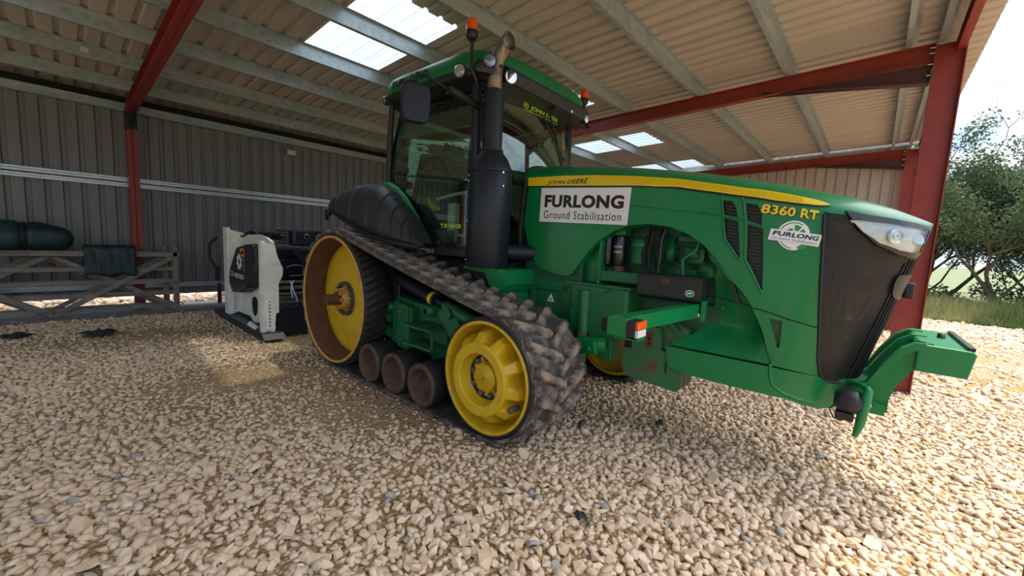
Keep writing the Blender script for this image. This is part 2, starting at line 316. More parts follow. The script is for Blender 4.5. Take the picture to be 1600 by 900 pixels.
def sheet(name, outline, holes, fn, th, m, parent, st=0.045, off=0.0, smooth=True, **k):
    """triangulated sheet over an outline with holes in parameter space, mapped by fn(u,v,offset), with thickness th"""
    loops = [densify(outline, st)]+[densify(h, st) for h in holes]
    vs = []; es = []
    for lp in loops:
        n0 = len(vs); vs += [Vector((a, b)) for a, b in lp]; es += [(n0+i, n0+(i+1) % len(lp)) for i in range(len(lp))]
    x0 = min(p[0] for p in outline); x1 = max(p[0] for p in outline); y0 = min(p[1] for p in outline); y1 = max(p[1] for p in outline)
    y = y0+st/2; row = 0
    while y < y1:
        x = x0+st/2+(st/2 if row % 2 else 0)
        while x < x1:
            if pip(x, y, outline) and not any(pip(x, y, h) for h in holes): vs.append(Vector((x, y)))
            x += st
        y += st; row += 1
    co, ed, fa, _, _, _ = delaunay_2d_cdt(vs, es, [], 0, 1e-6)
    tris = []
    for f in fa:
        cx = sum(co[i].x for i in f)/len(f); cy = sum(co[i].y for i in f)/len(f)
        if pip(cx, cy, outline) and not any(pip(cx, cy, h) for h in holes): tris.append(tuple(f))
    used = sorted({i for f in tris for i in f}); mp = {i: n for n, i in enumerate(used)}
    tris = [tuple(mp[i] for i in f) for f in tris]; co = [co[i] for i in used]; n = len(co)
    top = [fn(p.x, p.y, off+th) for p in co]; bot = [fn(p.x, p.y, off) for p in co]
    ec = {}
    for f in tris:
        for a, b in zip(f, f[1:]+f[:1]): ec[(a, b)] = ec.get((a, b), 0)+1
    bd = [(a, b) for (a, b) in ec if (b, a) not in ec]
    faces = list(tris)+[tuple(i+n for i in reversed(f)) for f in tris]+[(b, a, a+n, b+n) for a, b in bd]
    me = bpy.data.meshes.new(name); me.from_pydata([tuple(v) for v in top+bot], [], faces); me.materials.append(m)
    bm = bmesh.new(); bm.from_mesh(me); bmesh.ops.recalc_face_normals(bm, faces=bm.faces); bm.to_mesh(me); bm.free()
    me.polygons.foreach_set('use_smooth', [smooth]*len(me.polygons)); me.update()
    if smooth: me.set_sharp_from_angle(angle=radians(38))
    o = bpy.data.objects.new(name, me); link(o, parent); return tag(o, **k)
_tc = {}
def text_mesh(s, bold=0.0, shear=0.0, mirror=False, space=1.0):
    key = (s, bold, shear, mirror, space)
    if key in _tc: return _tc[key]
    cu = bpy.data.curves.new('t', 'FONT'); cu.body = s; cu.offset = bold; cu.shear = shear; cu.resolution_u = 3; cu.space_character = space; cu.align_x = 'LEFT'
    ob = bpy.data.objects.new('t', cu); COL.objects.link(ob); dg = bpy.context.evaluated_depsgraph_get(); dg.update()
    me = bpy.data.meshes.new_from_object(ob.evaluated_get(dg)); COL.objects.unlink(ob); bpy.data.objects.remove(ob)
    vs = [(v.co.x, v.co.y) for v in me.vertices]; fs = [tuple(p.vertices) for p in me.polygons]; bpy.data.meshes.remove(me)
    x0 = min(v[0] for v in vs); x1 = max(v[0] for v in vs); y0 = min(v[1] for v in vs); y1 = max(v[1] for v in vs)
    vs = [((v[0]-x0)/(x1-x0), (v[1]-y0)/(y1-y0)) for v in vs]
    if mirror: vs = [(1-a, b) for a, b in vs]
    _tc[key] = (vs, fs); return _tc[key]
def text(name, s, quad, fn, th, off, m, parent, **k):
    """text stretched over quad (bl, br, tr, tl) in parameter space"""
    kw = {a: k.pop(a) for a in ('bold', 'shear', 'mirror', 'space') if a in k}
    vs, fs = text_mesh(s, **kw); bl, br, tr, tl = quad
    def P(a, b): return ((bl[0]*(1-a)+br[0]*a)*(1-b)+(tl[0]*(1-a)+tr[0]*a)*b, (bl[1]*(1-a)+br[1]*a)*(1-b)+(tl[1]*(1-a)+tr[1]*a)*b)
    pts = [P(*v) for v in vs]; n = len(pts)
    V = [fn(a, b, off+th) for a, b in pts]+[fn(a, b, off) for a, b in pts]
    ec = set()
    for f in fs:
        for a, b in zip(f, f[1:]+f[:1]): ec.add((a, b))
    bd = [(a, b) for (a, b) in ec if (b, a) not in ec]
    F = list(fs)+[(b, a, a+n, b+n) for a, b in bd]
    me = bpy.data.meshes.new(name); me.from_pydata([tuple(v) for v in V], [], F); me.materials.append(m); me.update()
    o = bpy.data.objects.new(name, me); link(o, parent); return tag(o, **k)
def np_mesh(name, V, F, m, tone=None, parent=None):
    """V (n,3) F (k,3) fast triangle mesh; tone per face"""
    me = bpy.data.meshes.new(name); me.vertices.add(len(V)); me.vertices.foreach_set('co', V.astype(np.float32).ravel())
    k = F.shape[1]
    me.loops.add(F.size); me.loops.foreach_set('vertex_index', F.astype(np.int32).ravel())
    me.polygons.add(len(F)); me.polygons.foreach_set('loop_start', np.arange(0, F.size, k, dtype=np.int32)); me.update(calc_edges=True)
    if tone is not None:
        at = me.attributes.new('tone', 'FLOAT', 'FACE'); at.data.foreach_set('value', tone.astype(np.float32))
    me.materials.append(m); o = bpy.data.objects.new(name, me); link(o, parent); return o

# ================================================================ THE SETTING
# world: X along the back wall, Y towards the back wall, camera over the origin just inside the open front
def RZ(y, base=4.055): return base-0.034*y            # rafter top height at depth y
ZR = lambda y: RZ(y)+0.175                            # underside of roof sheets
SX0 = 2.25; SW = 1.05
# ---- floor
rng = np.random.default_rng(3)
fl = empty('floor', (0, 0, 0)); tag(fl, 'pale crushed limestone yard under and in front of the shed', None, None, 'structure')
mb = MB(); mb.add([(-9, -14, 0), (16.4, -14, 0), (16.4, 18, 0), (-9, 18, 0)], [(0, 1, 2, 3)]); mb.build('gravel_bed', M['ground'], fl)
mb = MB(); mb.add([(-300, -300, -0.03), (300, -300, -0.03), (300, 300, -0.03), (-300, 300, -0.03)], [(0, 1, 2, 3)]); o = mb.build('ground', M['field'], None, kind='structure'); o['label'] = 'green grass field beyond the gravel yard'
def stone_variant(npts, seed):
    """angular crushed stone: hull of a few points pushed out to a rough box"""
    r = random.Random(seed); bm = bmesh.new()
    ax = (1.12+r.uniform(-.12, .2), .86+r.uniform(-.1, .14), .60+r.uniform(-.1, .12))
    for i in range(npts):
        v = Vector((r.gauss(0, 1), r.gauss(0, 1), r.gauss(0, 1))).normalized(); m = max(abs(v.x), abs(v.y), abs(v.z)); v = v*(.55/m+.42)*r.uniform(.86, 1.06)
        bm.verts.new((v.x*ax[0], v.y*ax[1], v.z*ax[2]))
    res = bmesh.ops.convex_hull(bm, input=bm.verts)
    bmesh.ops.delete(bm, geom=[g for g in res['geom_interior'] if isinstance(g, bmesh.types.BMVert)], context='VERTS')
    bmesh.ops.triangulate(bm, faces=bm.faces); bmesh.ops.recalc_face_normals(bm, faces=bm.faces)
    bm.verts.index_update(); V = np.array([v.co[:] for v in bm.verts]); F = np.array([[v.index for v in f.verts] for f in bm.faces]); bm.free(); return V, F
def fines(x, y):
    """0..1: where fine sandy material covers the stones"""
    f = 0
    for cx, cy, rx, ry in ((2.0, 3.6, .9, 1.5), (1.5, 4.9, 1.2, .8), (2.2, 2.6, .5, .8), (0.6, 7.6, 1.6, .8), (2.6, 6.2, 1.2, .9), (3.6, 5.5, 1.0, 3.0), (10.5, -1.6, 3.2, 1.5)):
        d = ((x-cx)/rx)**2+((y-cy)/ry)**2; f = np.maximum(f, np.exp(-d*1.1))
    n = 0.5+0.25*np.sin(x*3.1+1.7*np.sin(y*2.3))+0.25*np.sin(y*4.3+1.3*np.sin(x*3.7+1))
    return np.clip(f*0.75+(n-0.5)*0.5*f+0.02, 0, .9)
def scatter():
    P = []
    cell = 0.041
    for (x0, x1, y0, y1, c) in ((-1.5, 7.0, -1.6, 9.6, cell), (7.0, 16.2, -4.5, 3.5, .075), (1.0, 7.0, -4.2, -1.6, .06), (1.0, 14.0, -7.5, -4.5, .10), (7.0, 12.4, 3.5, 10.0, .12), (-1.5, 7.0, 10.5, 16.0, .12)):
        xs, ys = np.meshgrid(np.arange(x0, x1, c), np.arange(y0, y1, c)); xs = xs.ravel()+rng.uniform(-.5, .5, xs.size)*c; ys = ys.ravel()+rng.uniform(-.5, .5, ys.size)*c
        P.append(np.stack([xs, ys, np.full(xs.size, c)], 1))
    P = np.concatenate(P); d = P[:, :2]@np.array([F_.x, F_.y])/hypot(F_.x, F_.y); l = P[:, :2]@np.array([R_.x, R_.y])/hypot(R_.x, R_.y)
    keep = (d > 0.9) & (np.abs(l) < d*1.55+1.2)
    P = P[keep]; f = fines(P[:, 0], P[:, 1]); k = rng.random(len(P)) > f*0.85
    P = P[k]; f = f[k]
    # the strip of dark slab before the back wall keeps only stray stones
    k = (P[:, 1] < 9.3) | (P[:, 1] > 10.5) | (rng.random(len(P)) < .12); P = P[k]; f = f[k]
    s = P[:, 2]*rng.uniform(.42, .90, len(P))*np.where(rng.random(len(P)) < .08, 1.45, 1.0)*(1-.45*f)
    z = s*rng.uniform(-.05, .42, len(P))-.45*s*f
    return P[:, 0], P[:, 1], z, s, f
gx, gy, gz, gs, gf = scatter()
def rotm(n):
    a = rng.uniform(0, 2*pi, n); b = rng.normal(0, .45, n); c = rng.normal(0, .45, n)
    ca, sa, cb, sb, cc, sc = np.cos(a), np.sin(a), np.cos(b), np.sin(b), np.cos(c), np.sin(c)
    Rz = np.zeros((n, 3, 3)); Rz[:, 0, 0] = ca; Rz[:, 0, 1] = -sa; Rz[:, 1, 0] = sa; Rz[:, 1, 1] = ca; Rz[:, 2, 2] = 1
    Rx = np.zeros((n, 3, 3)); Rx[:, 0, 0] = 1; Rx[:, 1, 1] = cb; Rx[:, 1, 2] = -sb; Rx[:, 2, 1] = sb; Rx[:, 2, 2] = cb
    Ry = np.zeros((n, 3, 3)); Ry[:, 1, 1] = 1; Ry[:, 0, 0] = cc; Ry[:, 0, 2] = sc; Ry[:, 2, 0] = -sc; Ry[:, 2, 2] = cc
    return Rz@Rx@Ry
dist = np.hypot(gx, gy); order = np.argsort(dist)
# pixel positions, to keep the individually built stones inside the frame
dep = gx*F_.x+gy*F_.y-1.5852*F_.z; px = 800+631*(gx*R_.x+gy*R_.y-1.5852*R_.z)/dep; py = 450-631*(gx*U_.x+gy*U_.y-1.5852*U_.z)/dep
infr = (px > 5) & (px < 1595) & (py < 893)
big = [i for i in order if infr[i]][:3000]; big = sorted(big, key=lambda i: -gs[i]/dist[i])[:300]
isbig = np.zeros(len(gx), bool); isbig[big] = True
svar = [stone_variant(15, 50+i) for i in range(12)]
smesh = []
for i, (V, F) in enumerate(svar):
    me = bpy.data.meshes.new('stone'); me.from_pydata([tuple(v) for v in V], [], [tuple(int(a) for a in f) for f in F]); me.materials.append(M['stone']); smesh.append(me)
for n, i in enumerate(big):
    o = bpy.data.objects.new('stone', smesh[n % 12]); o.location = (gx[i], gy[i], gz[i]+.006); o.scale = (gs[i],)*3
    o.rotation_euler = (random.gauss(0, .4), random.gauss(0, .4), random.uniform(0, 6.28)); COL.objects.link(o); o.parent = fl
lv = [stone_variant(11, 80+i) for i in range(10)]
mid = np.where(~isbig & (dist < 3.6))[0]; far = np.where(~isbig & (dist >= 3.6))[0]
Vs = []; Fs = []; Ts = []; nv = 0
for idx, var in ((mid, svar), (far, lv)):
    pick = rng.integers(0, len(var), len(idx))
    for k, (V, F) in enumerate(var):
        ii = idx[pick == k]
        if not len(ii): continue
        RM = rotm(len(ii)); P = np.einsum('nij,vj->nvi', RM, V)*gs[ii][:, None, None]+np.stack([gx[ii], gy[ii], gz[ii]], 1)[:, None, :]
        Vs.append(P.reshape(-1, 3)); Fs.append((F[None]+np.arange(len(ii))[:, None, None]*len(V)+nv).reshape(-1, 3)); nv += len(ii)*len(V)
        Ts.append(np.repeat(rng.random(len(ii)), len(F)))
o = np_mesh('gravel', np.concatenate(Vs), np.concatenate(Fs), M['stone'], np.concatenate(Ts), fl); o['kind'] = 'stuff'

# ---- cladding profile
def profile_sheet(w, a0, a1, kind, m, name, parent, x0, h=0.032, fn=None, pitch=0.21):
    """trapezoid ribs repeated over width w; kind 'wall_y' (runs up at fixed y), 'roof' (runs along y), 'wall_x'"""
    pts = []; x = 0.0
    while x < w-1e-6:
        for dx, hh in ((0, 0), (pitch*.62, 0), (pitch*.70, h), (pitch*.92, h)):
            if x+dx < w-1e-6: pts.append((x+dx, hh))
        x += pitch
    pts.append((w, 0)); mb = MB(); vs = []
    for (d, hh) in pts:
        for a in (a0, a1): vs.append(fn(x0+d, a, hh))
    fs = [(2*i, 2*i+1, 2*i+3, 2*i+2) for i in range(len(pts)-1)]
    mb.add(vs, fs); return mb.build(name, m, parent)
YB = 10.29
wb = empty('wall_back', (0, YB, 0)); tag(wb, 'grey box-profile steel cladding of the back wall', None, None, 'structure'); wb.location = (0, 0, 0)
x = -5.3
while x < 12.6:
    profile_sheet(1.05, 0.235, 3.95, 'w', M['clad'], 'cladding_sheet', wb, x, fn=lambda a, z, hh: (a, YB+hh, z)); x += 1.05
XG = 12.78
wg = empty('wall_right', (0, 0, 0)); tag(wg, 'pale steel cladding of the far gable wall', None, None, 'structure')
y = -0.25
while y < YB-0.1:
    w = min(1.05, YB-y); profile_sheet(w, 0.235, 1, 'g', M['gable'], 'cladding_sheet', wg, y, fn=lambda a, t, hh: (XG+hh, a, 0.235 if t < .5 else ZR(a)+.02)); y += 1.05
ce = empty('ceiling', (0, 0, 0)); tag(ce, 'underside of the beige box-profile shed roof with skylights', None, None, 'structure')
k = -7
YS0, YS1 = 4.02, 6.28
while SX0+k*SW < 12.75:
    x = SX0+k*SW; w = SW
    fnr = lambda a, yy, hh: (a, yy, ZR(yy)+hh)
    segs = [(-0.70, YS0, 'roof'), (YS0, YS1, 'skylight'), (YS1, 10.55, 'roof')] if k % 3 == 0 else [(-0.70, 10.55, 'roof')]
    for a0, a1, mm in segs:
        profile_sheet(w, a0, a1, 'r', M[mm], 'skylight_sheet' if mm == 'skylight' else 'roof_sheet', ce, x, fn=fnr, h=0.03, pitch=0.21 if True else 0)
    k += 1
# ---- purlins (Z sections) hang under the sheets
def zsec(y0, z0, x0, x1, m, name, parent, hgt=0.17, fl_=0.05, t=0.004):
    mb = MB(); mb.box(((x0+x1)/2, y0, z0+hgt/2), (x1-x0, t, hgt)); mb.box(((x0+x1)/2, y0+fl_/2, z0), (x1-x0, fl_, t)); mb.box(((x0+x1)/2, y0-fl_/2, z0+hgt), (x1-x0, fl_, t))
    mb.box(((x0+x1)/2, y0+fl_, z0+.008), (x1-x0, t, .016)); return mb.build(name, m, parent)
for i in range(9):
    y = -0.03+i*1.18; zsec(y, RZ(y)+.004, -5.2, 12.75, M['galv_dull'], 'purlin', ce)
zsec(-0.30, RZ(-.3)+.004, -5.2, 12.75, M['galv_dull'], 'purlin', ce)
mb = MB(); mb.box((3.8, -0.47, RZ(-.47)-.02), (18, .01, .19)); mb.box((3.8, -0.44, RZ(-.47)-.115), (18, .07, .01)); mb.box((3.8, -0.44, RZ(-.47)+.075), (18, .07, .01)); mb.build('eaves_beam', M['redox'], ce)
# ---- galvanised wall rails
tr = empty('trim_1', (0, 0, 0)); tag(tr, 'galvanised rails of the back wall', None, None, 'structure')
def crail(z0, z1, nm, x0=-5.2, x1=12.7, y=YB-.03):
    mb = MB(); mb.box(((x0+x1)/2, y, (z0+z1)/2), (x1-x0, .004, z1-z0)); h = (z1-z0)
    for zz in (z0, z1): mb.box(((x0+x1)/2, y-.03, zz), (x1-x0, .06, .004)); 
    mb.box(((x0+x1)/2, y-.06, z0+.012), (x1-x0, .004, .024)); mb.box(((x0+x1)/2, y-.06, z1-.012), (x1-x0, .004, .024)); return mb.build(nm, M['galv'], tr)
crail(2.33, 2.40, 'wall_rail'); crail(2.235, 2.30, 'wall_rail'); crail(0.39, 0.47, 'wall_rail')
mb = MB(); mb.box((3.75, YB-.06, 3.62), (17.9, .09, .14)); mb.box((3.75, YB-.085, 3.555), (17.9, .14, .02)); mb.build('eaves_rail', M['galv_dull'], tr)
mb = MB(); mb.box((XG-.03, 5, ZR(5)-.10), (.004, 10.6, .07), rot=Matrix.Rotation(-.034, 3, 'X')); mb.build('gable_rail', M['galv'], tr)
mb = MB(); mb.add([(XG+.03, -.6, ZR(-.6)-.03), (XG+.03, 10.5, ZR(10.5)-.03), (XG+.03, 10.5, ZR(10.5)+.06), (XG+.03, -.6, ZR(-.6)+.06)], [(0, 1, 2, 3)]); mb.build('verge_closure', M['gable'], tr)
mb = MB(); mb.box((3.75, YB+.04, 3.93), (18.2, .01, .18)); mb.build('eaves_closure', M['clad'], tr)
mb = MB(); mb.box((3.75, YB-.03, 3.755), (17.9, .05, .10)); mb.build('eaves_dark_strip', M['dark'], tr)  # near-black strip filling the space above the eaves rail
# ---- slab strip along the back wall
mb = MB(); mb.box((3.5, 9.9, -.02), (18, 1.15, .09), bev=.01); mb.build('trim_2', M['concrete'], None, kind='structure', label='dark concrete strip along the foot of the back wall')
# ---- steel portal frames
def ibeam(mb, p0, p1, h, w, side, tf=.011, tw=.008):
    """I-section from p0 to p1; h along 'side' normal in the frame plane"""
    p0 = Vector(p0); p1 = Vector(p1); d = (p1-p0); L = d.length; d.normalize(); s = Vector(side); s = (s-d*s.dot(d)).normalized(); n = d.cross(s)
    Rm = Matrix((d, n, s)).transposed(); c = (p0+p1)/2
    mb.box(c, (L, tw, h), rot=Rm); mb.box(c+s*(h/2-tf/2), (L, w, tf), rot=Rm); mb.box(c-s*(h/2-tf/2), (L, w, tf), rot=Rm)
def frame(X, label):
    r = empty('portal_frame', (X, YB-.25, 0), 0, label, 'steel frame', 'red oxide steel portal frames of the shed'); O = Vector((X, YB-.25, 0))
    def b(mb, nm, mt=None): 
        mb.v = [(v[0]-O.x, v[1]-O.y, v[2]) for v in mb.v]; return mb.build(nm, mt or M['redox'], r)
    m = MB(); ibeam(m, (X, -0.36, 0), (X, -0.36, RZ(-.3)-.01), .25, .15, (0, 1, 0)); b(m, 'front_post')
    m = MB(); ibeam(m, (X, YB-.16, 0), (X, YB-.16, RZ(YB)-.02), .22, .14, (0, 1, 0)); b(m, 'back_post')
    m = MB(); ibeam(m, (X, -0.23, RZ(-.23)-.10), (X, YB-.10, RZ(YB-.1)-.10), .20, .13, (0, 0, 1)); b(m, 'rafter')
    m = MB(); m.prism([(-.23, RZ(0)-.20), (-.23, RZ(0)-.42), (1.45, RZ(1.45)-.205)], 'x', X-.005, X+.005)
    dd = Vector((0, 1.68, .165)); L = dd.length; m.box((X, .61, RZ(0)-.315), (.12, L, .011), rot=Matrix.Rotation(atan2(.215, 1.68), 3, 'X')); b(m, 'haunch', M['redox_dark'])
    m = MB(); m.prism([(YB-.27, RZ(YB)-.20), (YB-.27, RZ(YB)-.46), (YB-.9, RZ(YB)-.195)], 'x', X-.005, X+.005); m.box((X, YB-.275, RZ(YB)-.33), (.14, .012, .3)); m.box((X, YB-.16, RZ(YB)-.28), (.15, .20, .36)); b(m, 'haunch', M['satin_black'])
    bl = MB()
    for zz in (3.72, 3.84, 3.96, 4.02):
        for dx in (-.045, .045): bl.tube([(X+dx-O.x, -.19-O.y, zz), (X+dx-O.x, -.235-O.y, zz)], .013, 6)
    bl.build('bolts', M['steel'], r, kind='stuff')
    return r
frame(0.95, 'red steel frame at the far left whose back post stands behind the wooden gates')
frame(6.78, 'red steel frame in the middle whose big front post stands beside the tractor nose')
frame(12.62, 'red steel frame standing against the far gable wall')
frame(-4.9, 'red steel frame left of the camera, outside the picture')
# small fittings
mb = MB(); mb.box((3.62, YB-.16, 3.36), (.17, .05, .10), bev=.008); o = mb.build('junction_box', M['label'], None, label='small white box hung by a wire on the back wall rail', cat='junction box')
mb = MB(); mb.tube([(3.64, YB-.16, 3.41), (3.60, YB-.15, 3.5), (3.63, YB-.14, 3.60)], .005, 6); mb.build('wire', M['ink'], o)
for (X, Y, lb) in ((0.84, 5.84, 'small white paper label stuck on a roof purlin near the top edge'), (0.35, 8.20, 'small white paper label on a purlin beside the left red rafter')):
    mb = MB(); mb.box((X, Y-.004, RZ(Y)+.09), (.075, .002, .06)); mb.build('paper_label', M['label'], None, label=lb, cat='label')

# ================================================================ wooden gates, tarps
def plank(mb, a, b, w, t, up=(0, 0, 1)):
    a = Vector(a); b = Vector(b); d = (b-a); L = d.length; d.normalize(); n = Vector((0, 1, 0)); u = n.cross(d).normalized(); Rm = Matrix((d, n, -u)).transposed()
    mb.box((a+b)/2, (L, t, w), rot=Rm, bev=.006)
def gate(x, y, label, vee):
    r = empty('wooden_gate', (x, y, 0), 0.0, label, 'gate')
    for z, w in ((.13, .075), (.355, .075), (.57, .075), (.80, .075)):
        m = MB(); plank(m, (-3.0, 0, z), (0, 0, z), w, .022); m.build('rail', M['wood'], r)
    m = MB(); plank(m, (-3.05, 0, 1.055), (.09, 0, 1.055), .085, .07); m.build('top_rail', M['wood'], r)
    for xx, hh in ((0.02, 1.18), (-3.0, 1.1)):
        m = MB(); m.box((xx, 0, hh/2+.0), (.085, .07, hh), bev=.015); m.tube([(xx, 0, hh-.01), (xx, 0, hh+.02), (xx, 0, hh+.035)], [.04, .035, .015], 12); m.build('post', M['wood'], r)
    for s in (1, -1):
        mm = -1.5; a, b = ((mm, -.03, .07), (mm+s*1.47, -.03, 1.0)) if vee else ((mm, .03, 1.02), (mm+s*1.45, .03, .13))
        m = MB(); plank(m, a, b, .085, .022); m.build('brace', M['wood'], r)
        a, b = ((mm, .03, 1.02), (mm+s*1.45, .03, .13)) if vee else ((mm, -.03, .07), (mm+s*1.47, -.03, 1.0))
        m = MB(); plank(m, a, b, .07, .022); m.build('brace', M['wood'], r)
    m = MB(); m.tube([(.02, -.045, .17), (.09, -.045, .17), (.10, -.03, .13)], .012, 8); m.tube([(.02, -.045, .17), (.02, .05, .17)], .01, 8); m.build('latch', M['bolt'], r)
    return r
gate(1.385, 9.60, 'weathered grey five-bar wooden gate standing in front, nearest of the two', True)
gate(1.265, 9.76, 'weathered grey five-bar wooden gate stacked behind the front one', False)
def lumpy(cx, cy, cz, lx, ly, lz, seed, nu=40, nv=22, pinch=None):
    r = random.Random(seed); ph = [r.uniform(0, 6) for _ in range(6)]; vs = []
    for i in range(nu+1):
        u = i/nu; x = (u-.5)*lx; e = (1-abs(2*u-1)**5)**.45
        if pinch is not None: e *= 1-.22*math.exp(-((x-pinch)/.05)**2)
        for k in range(nv):
            a = 2*pi*k/nv; c, s = cos(a), sin(a); q = 1+.07*sin(3*a+ph[0]+4*u)+.04*sin(7*a+ph[1]+9*u)+.05*sin(5*u*3+ph[2]+a)
            vs.append((cx+x, cy+ly/2*e*q*math.copysign(abs(c)**.8, c), cz+lz/2*e*q*math.copysign(abs(s)**.75, s)-.03*(u-.5)*2))
    fs = [(i*nv+k, i*nv+(k+1) % nv, (i+1)*nv+(k+1) % nv, (i+1)*nv+k) for i in range(nu) for k in range(nv)]
    mb = MB(); mb.add(vs, fs, True); mb.add([vs[k] for k in range(nv)], [tuple(range(nv))]); mb.add([vs[-nv+k] for k in range(nv)], [tuple(range(nv))]); return mb
t = lumpy(-.55, 9.64, 1.318, 1.42, .40, .44, 4, pinch=.19).build('rolled_tarpaulin', M['tarp'], None, label='dark green rolled tarpaulin lying on top of the gates', cat='tarpaulin')
mb = MB(); mb.lathe([(.205, -.025), (.212, 0), (.205, .025)], (-.36, 9.64, 1.315), 'x', 24); mb.build('strap', M['strap'], t)
# folded tarp: draped over both gates
vs = []; nu, nv = 16, 30
for i in range(nu+1):
    x = .25+i/nu*.62
    for k in range(nv+1):
        s = k/nv*1.28; w = .012*sin(i*1.1+k*.5)+.008*sin(i*2.3)
        if s < .46: p = (x, 9.545+w, .70+s+.02*sin(i*.7))
        elif s < .76: a = (s-.46)/.3; p = (x+.005, 9.545+.29*a, 1.16+.03*sin(pi*a)+w*.4)
        else: p = (x, 9.835-w, 1.16-(s-.76))
        vs.append(p)
fs = [(i*(nv+1)+k, i*(nv+1)+k+1, (i+1)*(nv+1)+k+1, (i+1)*(nv+1)+k) for i in range(nu) for k in range(nv)]
mb = MB(); mb.add(vs, fs, True); o = mb.build('draped_tarpaulin', M['tarp'], None, label='dark green folded sheet draped over the gates beside the red post', cat='tarpaulin')
so = o.modifiers.new('thick', 'SOLIDIFY'); so.thickness = .03; so.offset = 0
# dark scraps
def scrap(x, y, lx, ly, seed, label):
    r = random.Random(seed); n = 26; mb = MB(); ring = [(x+lx*cos(2*pi*i/n)*r.uniform(.45, 1.25), y+ly*sin(2*pi*i/n)*r.uniform(.35, 1.2), .035+r.uniform(-.01, .01)) for i in range(n)]
    top = [(x+(p[0]-x)*.55, y+(p[1]-y)*.55, .062+r.uniform(-.014, .014)) for p in ring]
    mb.add(ring+top, [tuple(range(n, 2*n))]+[(i, (i+1) % n, (i+1) % n+n, i+n) for i in range(n)], True)
    return mb.build('dark_scrap', M['scrap'], None, label=label, cat='scrap')
scrap(.32, 8.0, .22, .25, 1, 'crumpled black sheeting scrap on the gravel before the gates')
scrap(-.45, 8.3, .16, .2, 2, 'black sheeting scrap on the gravel at the left picture edge')
scrap(3.52, 1.28, .05, .035, 5, 'dark flake among the stones below the tractor nose')
scrap(2.98, 1.75, .05, .04, 6, 'grey flat flake on the stones right of the front track')
scrap(1.93, 1.10, .035, .05, 7, 'dark thin splinter lying on the stones at the bottom edge')

# ================================================================ TRACTOR (local: +x forward, -y the side we see, z up; origin under the rear axle)
T = empty('tracked_tractor', (3.485, 4.706, 0), radians(-88.764), 'green rubber-tracked farm tractor with yellow wheels parked under the shed roof', 'tractor')
YO, YI = -1.395, -0.76
RC = (0.0, 0.818, 0.80); FC = (2.515, 0.529, 0.511)          # belt outer circles x, z, r
def belt_path():
    dx, dz = FC[0]-RC[0], FC[1]-RC[1]; D = hypot(dx, dz); base = atan2(dz, dx)
    a = base+math.acos((RC[2]-FC[2])/D)                      # normal angle of the upper tangent
    b = -pi/2                                                # lower run lies flat
    segs = [('arc', RC, -pi/2+0.0, None)]
    pts = []
    n = 64
    # rear arc from bottom (-90) clockwise over the back to the upper tangent angle a  (angles -90 -> -270+... )
    a0 = -pi/2; a1 = a-2*pi
    for i in range(n): t = a0+(a1-a0)*i/n; pts.append((RC[0]+RC[2]*cos(t), RC[1]+RC[2]*sin(t)))
    p0 = (RC[0]+RC[2]*cos(a), RC[1]+RC[2]*sin(a)); p1 = (FC[0]+FC[2]*cos(a), FC[1]+FC[2]*sin(a))
    for i in range(24):
        q = i/24; sag = -.018*4*q*(1-q); pts.append((p0[0]+(p1[0]-p0[0])*q, p0[1]+(p1[1]-p0[1])*q+sag))
    for i in range(44): t = a+(-pi/2-a)*i/44; pts.append((FC[0]+FC[2]*cos(t), FC[1]+FC[2]*sin(t)))
    for i in range(24): q = i/24; pts.append((FC[0]+(RC[0]-FC[0])*q, .018))
    return pts
BP = belt_path(); BL = [0.0]
for i in range(len(BP)):
    a, b = BP[i], BP[(i+1) % len(BP)]; BL.append(BL[-1]+hypot(b[0]-a[0], b[1]-a[1]))
def on_belt(l):
    l %= BL[-1]; lo = 0
    import bisect
    i = min(bisect.bisect_right(BL, l)-1, len(BP)-1); a, b = BP[i], BP[(i+1) % len(BP)]; t = (l-BL[i])/(BL[i+1]-BL[i])
    d = ((b[0]-a[0]), (b[1]-a[1])); L = hypot(*d); d = (d[0]/L, d[1]/L)
    return a[0]+(b[0]-a[0])*t, a[1]+(b[1]-a[1])*t, d
def belt_mesh():
    mb = MB(); vs = []; n = len(BP); prof = [(0, .006), (.012, .0), (.325, .004), (.623, 0), (.635, .006), (.635, .032), (0, .032)]
    for i in range(n):
        a, b = BP[i-1], BP[(i+1) % n]; d = (b[0]-a[0], b[1]-a[1]); L = hypot(*d); nx, nz = -d[1]/L, d[0]/L     # outward normal (path runs clockwise seen from -y)
        for (y, dd) in prof: vs.append((BP[i][0]-nx*dd, YO+y, BP[i][1]-nz*dd))
    m = len(prof); fs = [(i*m+k, i*m+(k+1) % m, ((i+1) % n)*m+(k+1) % m, ((i+1) % n)*m+k) for i in range(n) for k in range(m)]
    return mb.add(vs, fs, True)
# path orientation check: outward normal must point away from the centre
_a = BP[0]; _d = (BP[1][0]-BP[-1][0], BP[1][1]-BP[-1][1]); NS = 1 if (-_d[1]*(_a[0]-1.2)+_d[0]*(_a[1]-.5)) > 0 else -1
def belt_mesh2():
    mb = MB(); vs = []; n = len(BP); prof = [(0, .006), (.012, .0), (.325, .004), (.623, 0), (.635, .006), (.635, .032), (0, .032)]
    for i in range(n):
        a, b = BP[i-1], BP[(i+1) % n]; d = (b[0]-a[0], b[1]-a[1]); L = hypot(*d); nx, nz = NS*-d[1]/L, NS*d[0]/L
        for (y, dd) in prof: vs.append((BP[i][0]-nx*dd, YO+y, BP[i][1]-nz*dd))
    m = len(prof); fs = [(i*m+k, i*m+(k+1) % m, ((i+1) % n)*m+(k+1) % m, ((i+1) % n)*m+k) for i in range(n) for k in range(m)]
    return mb.add(vs, fs, True)
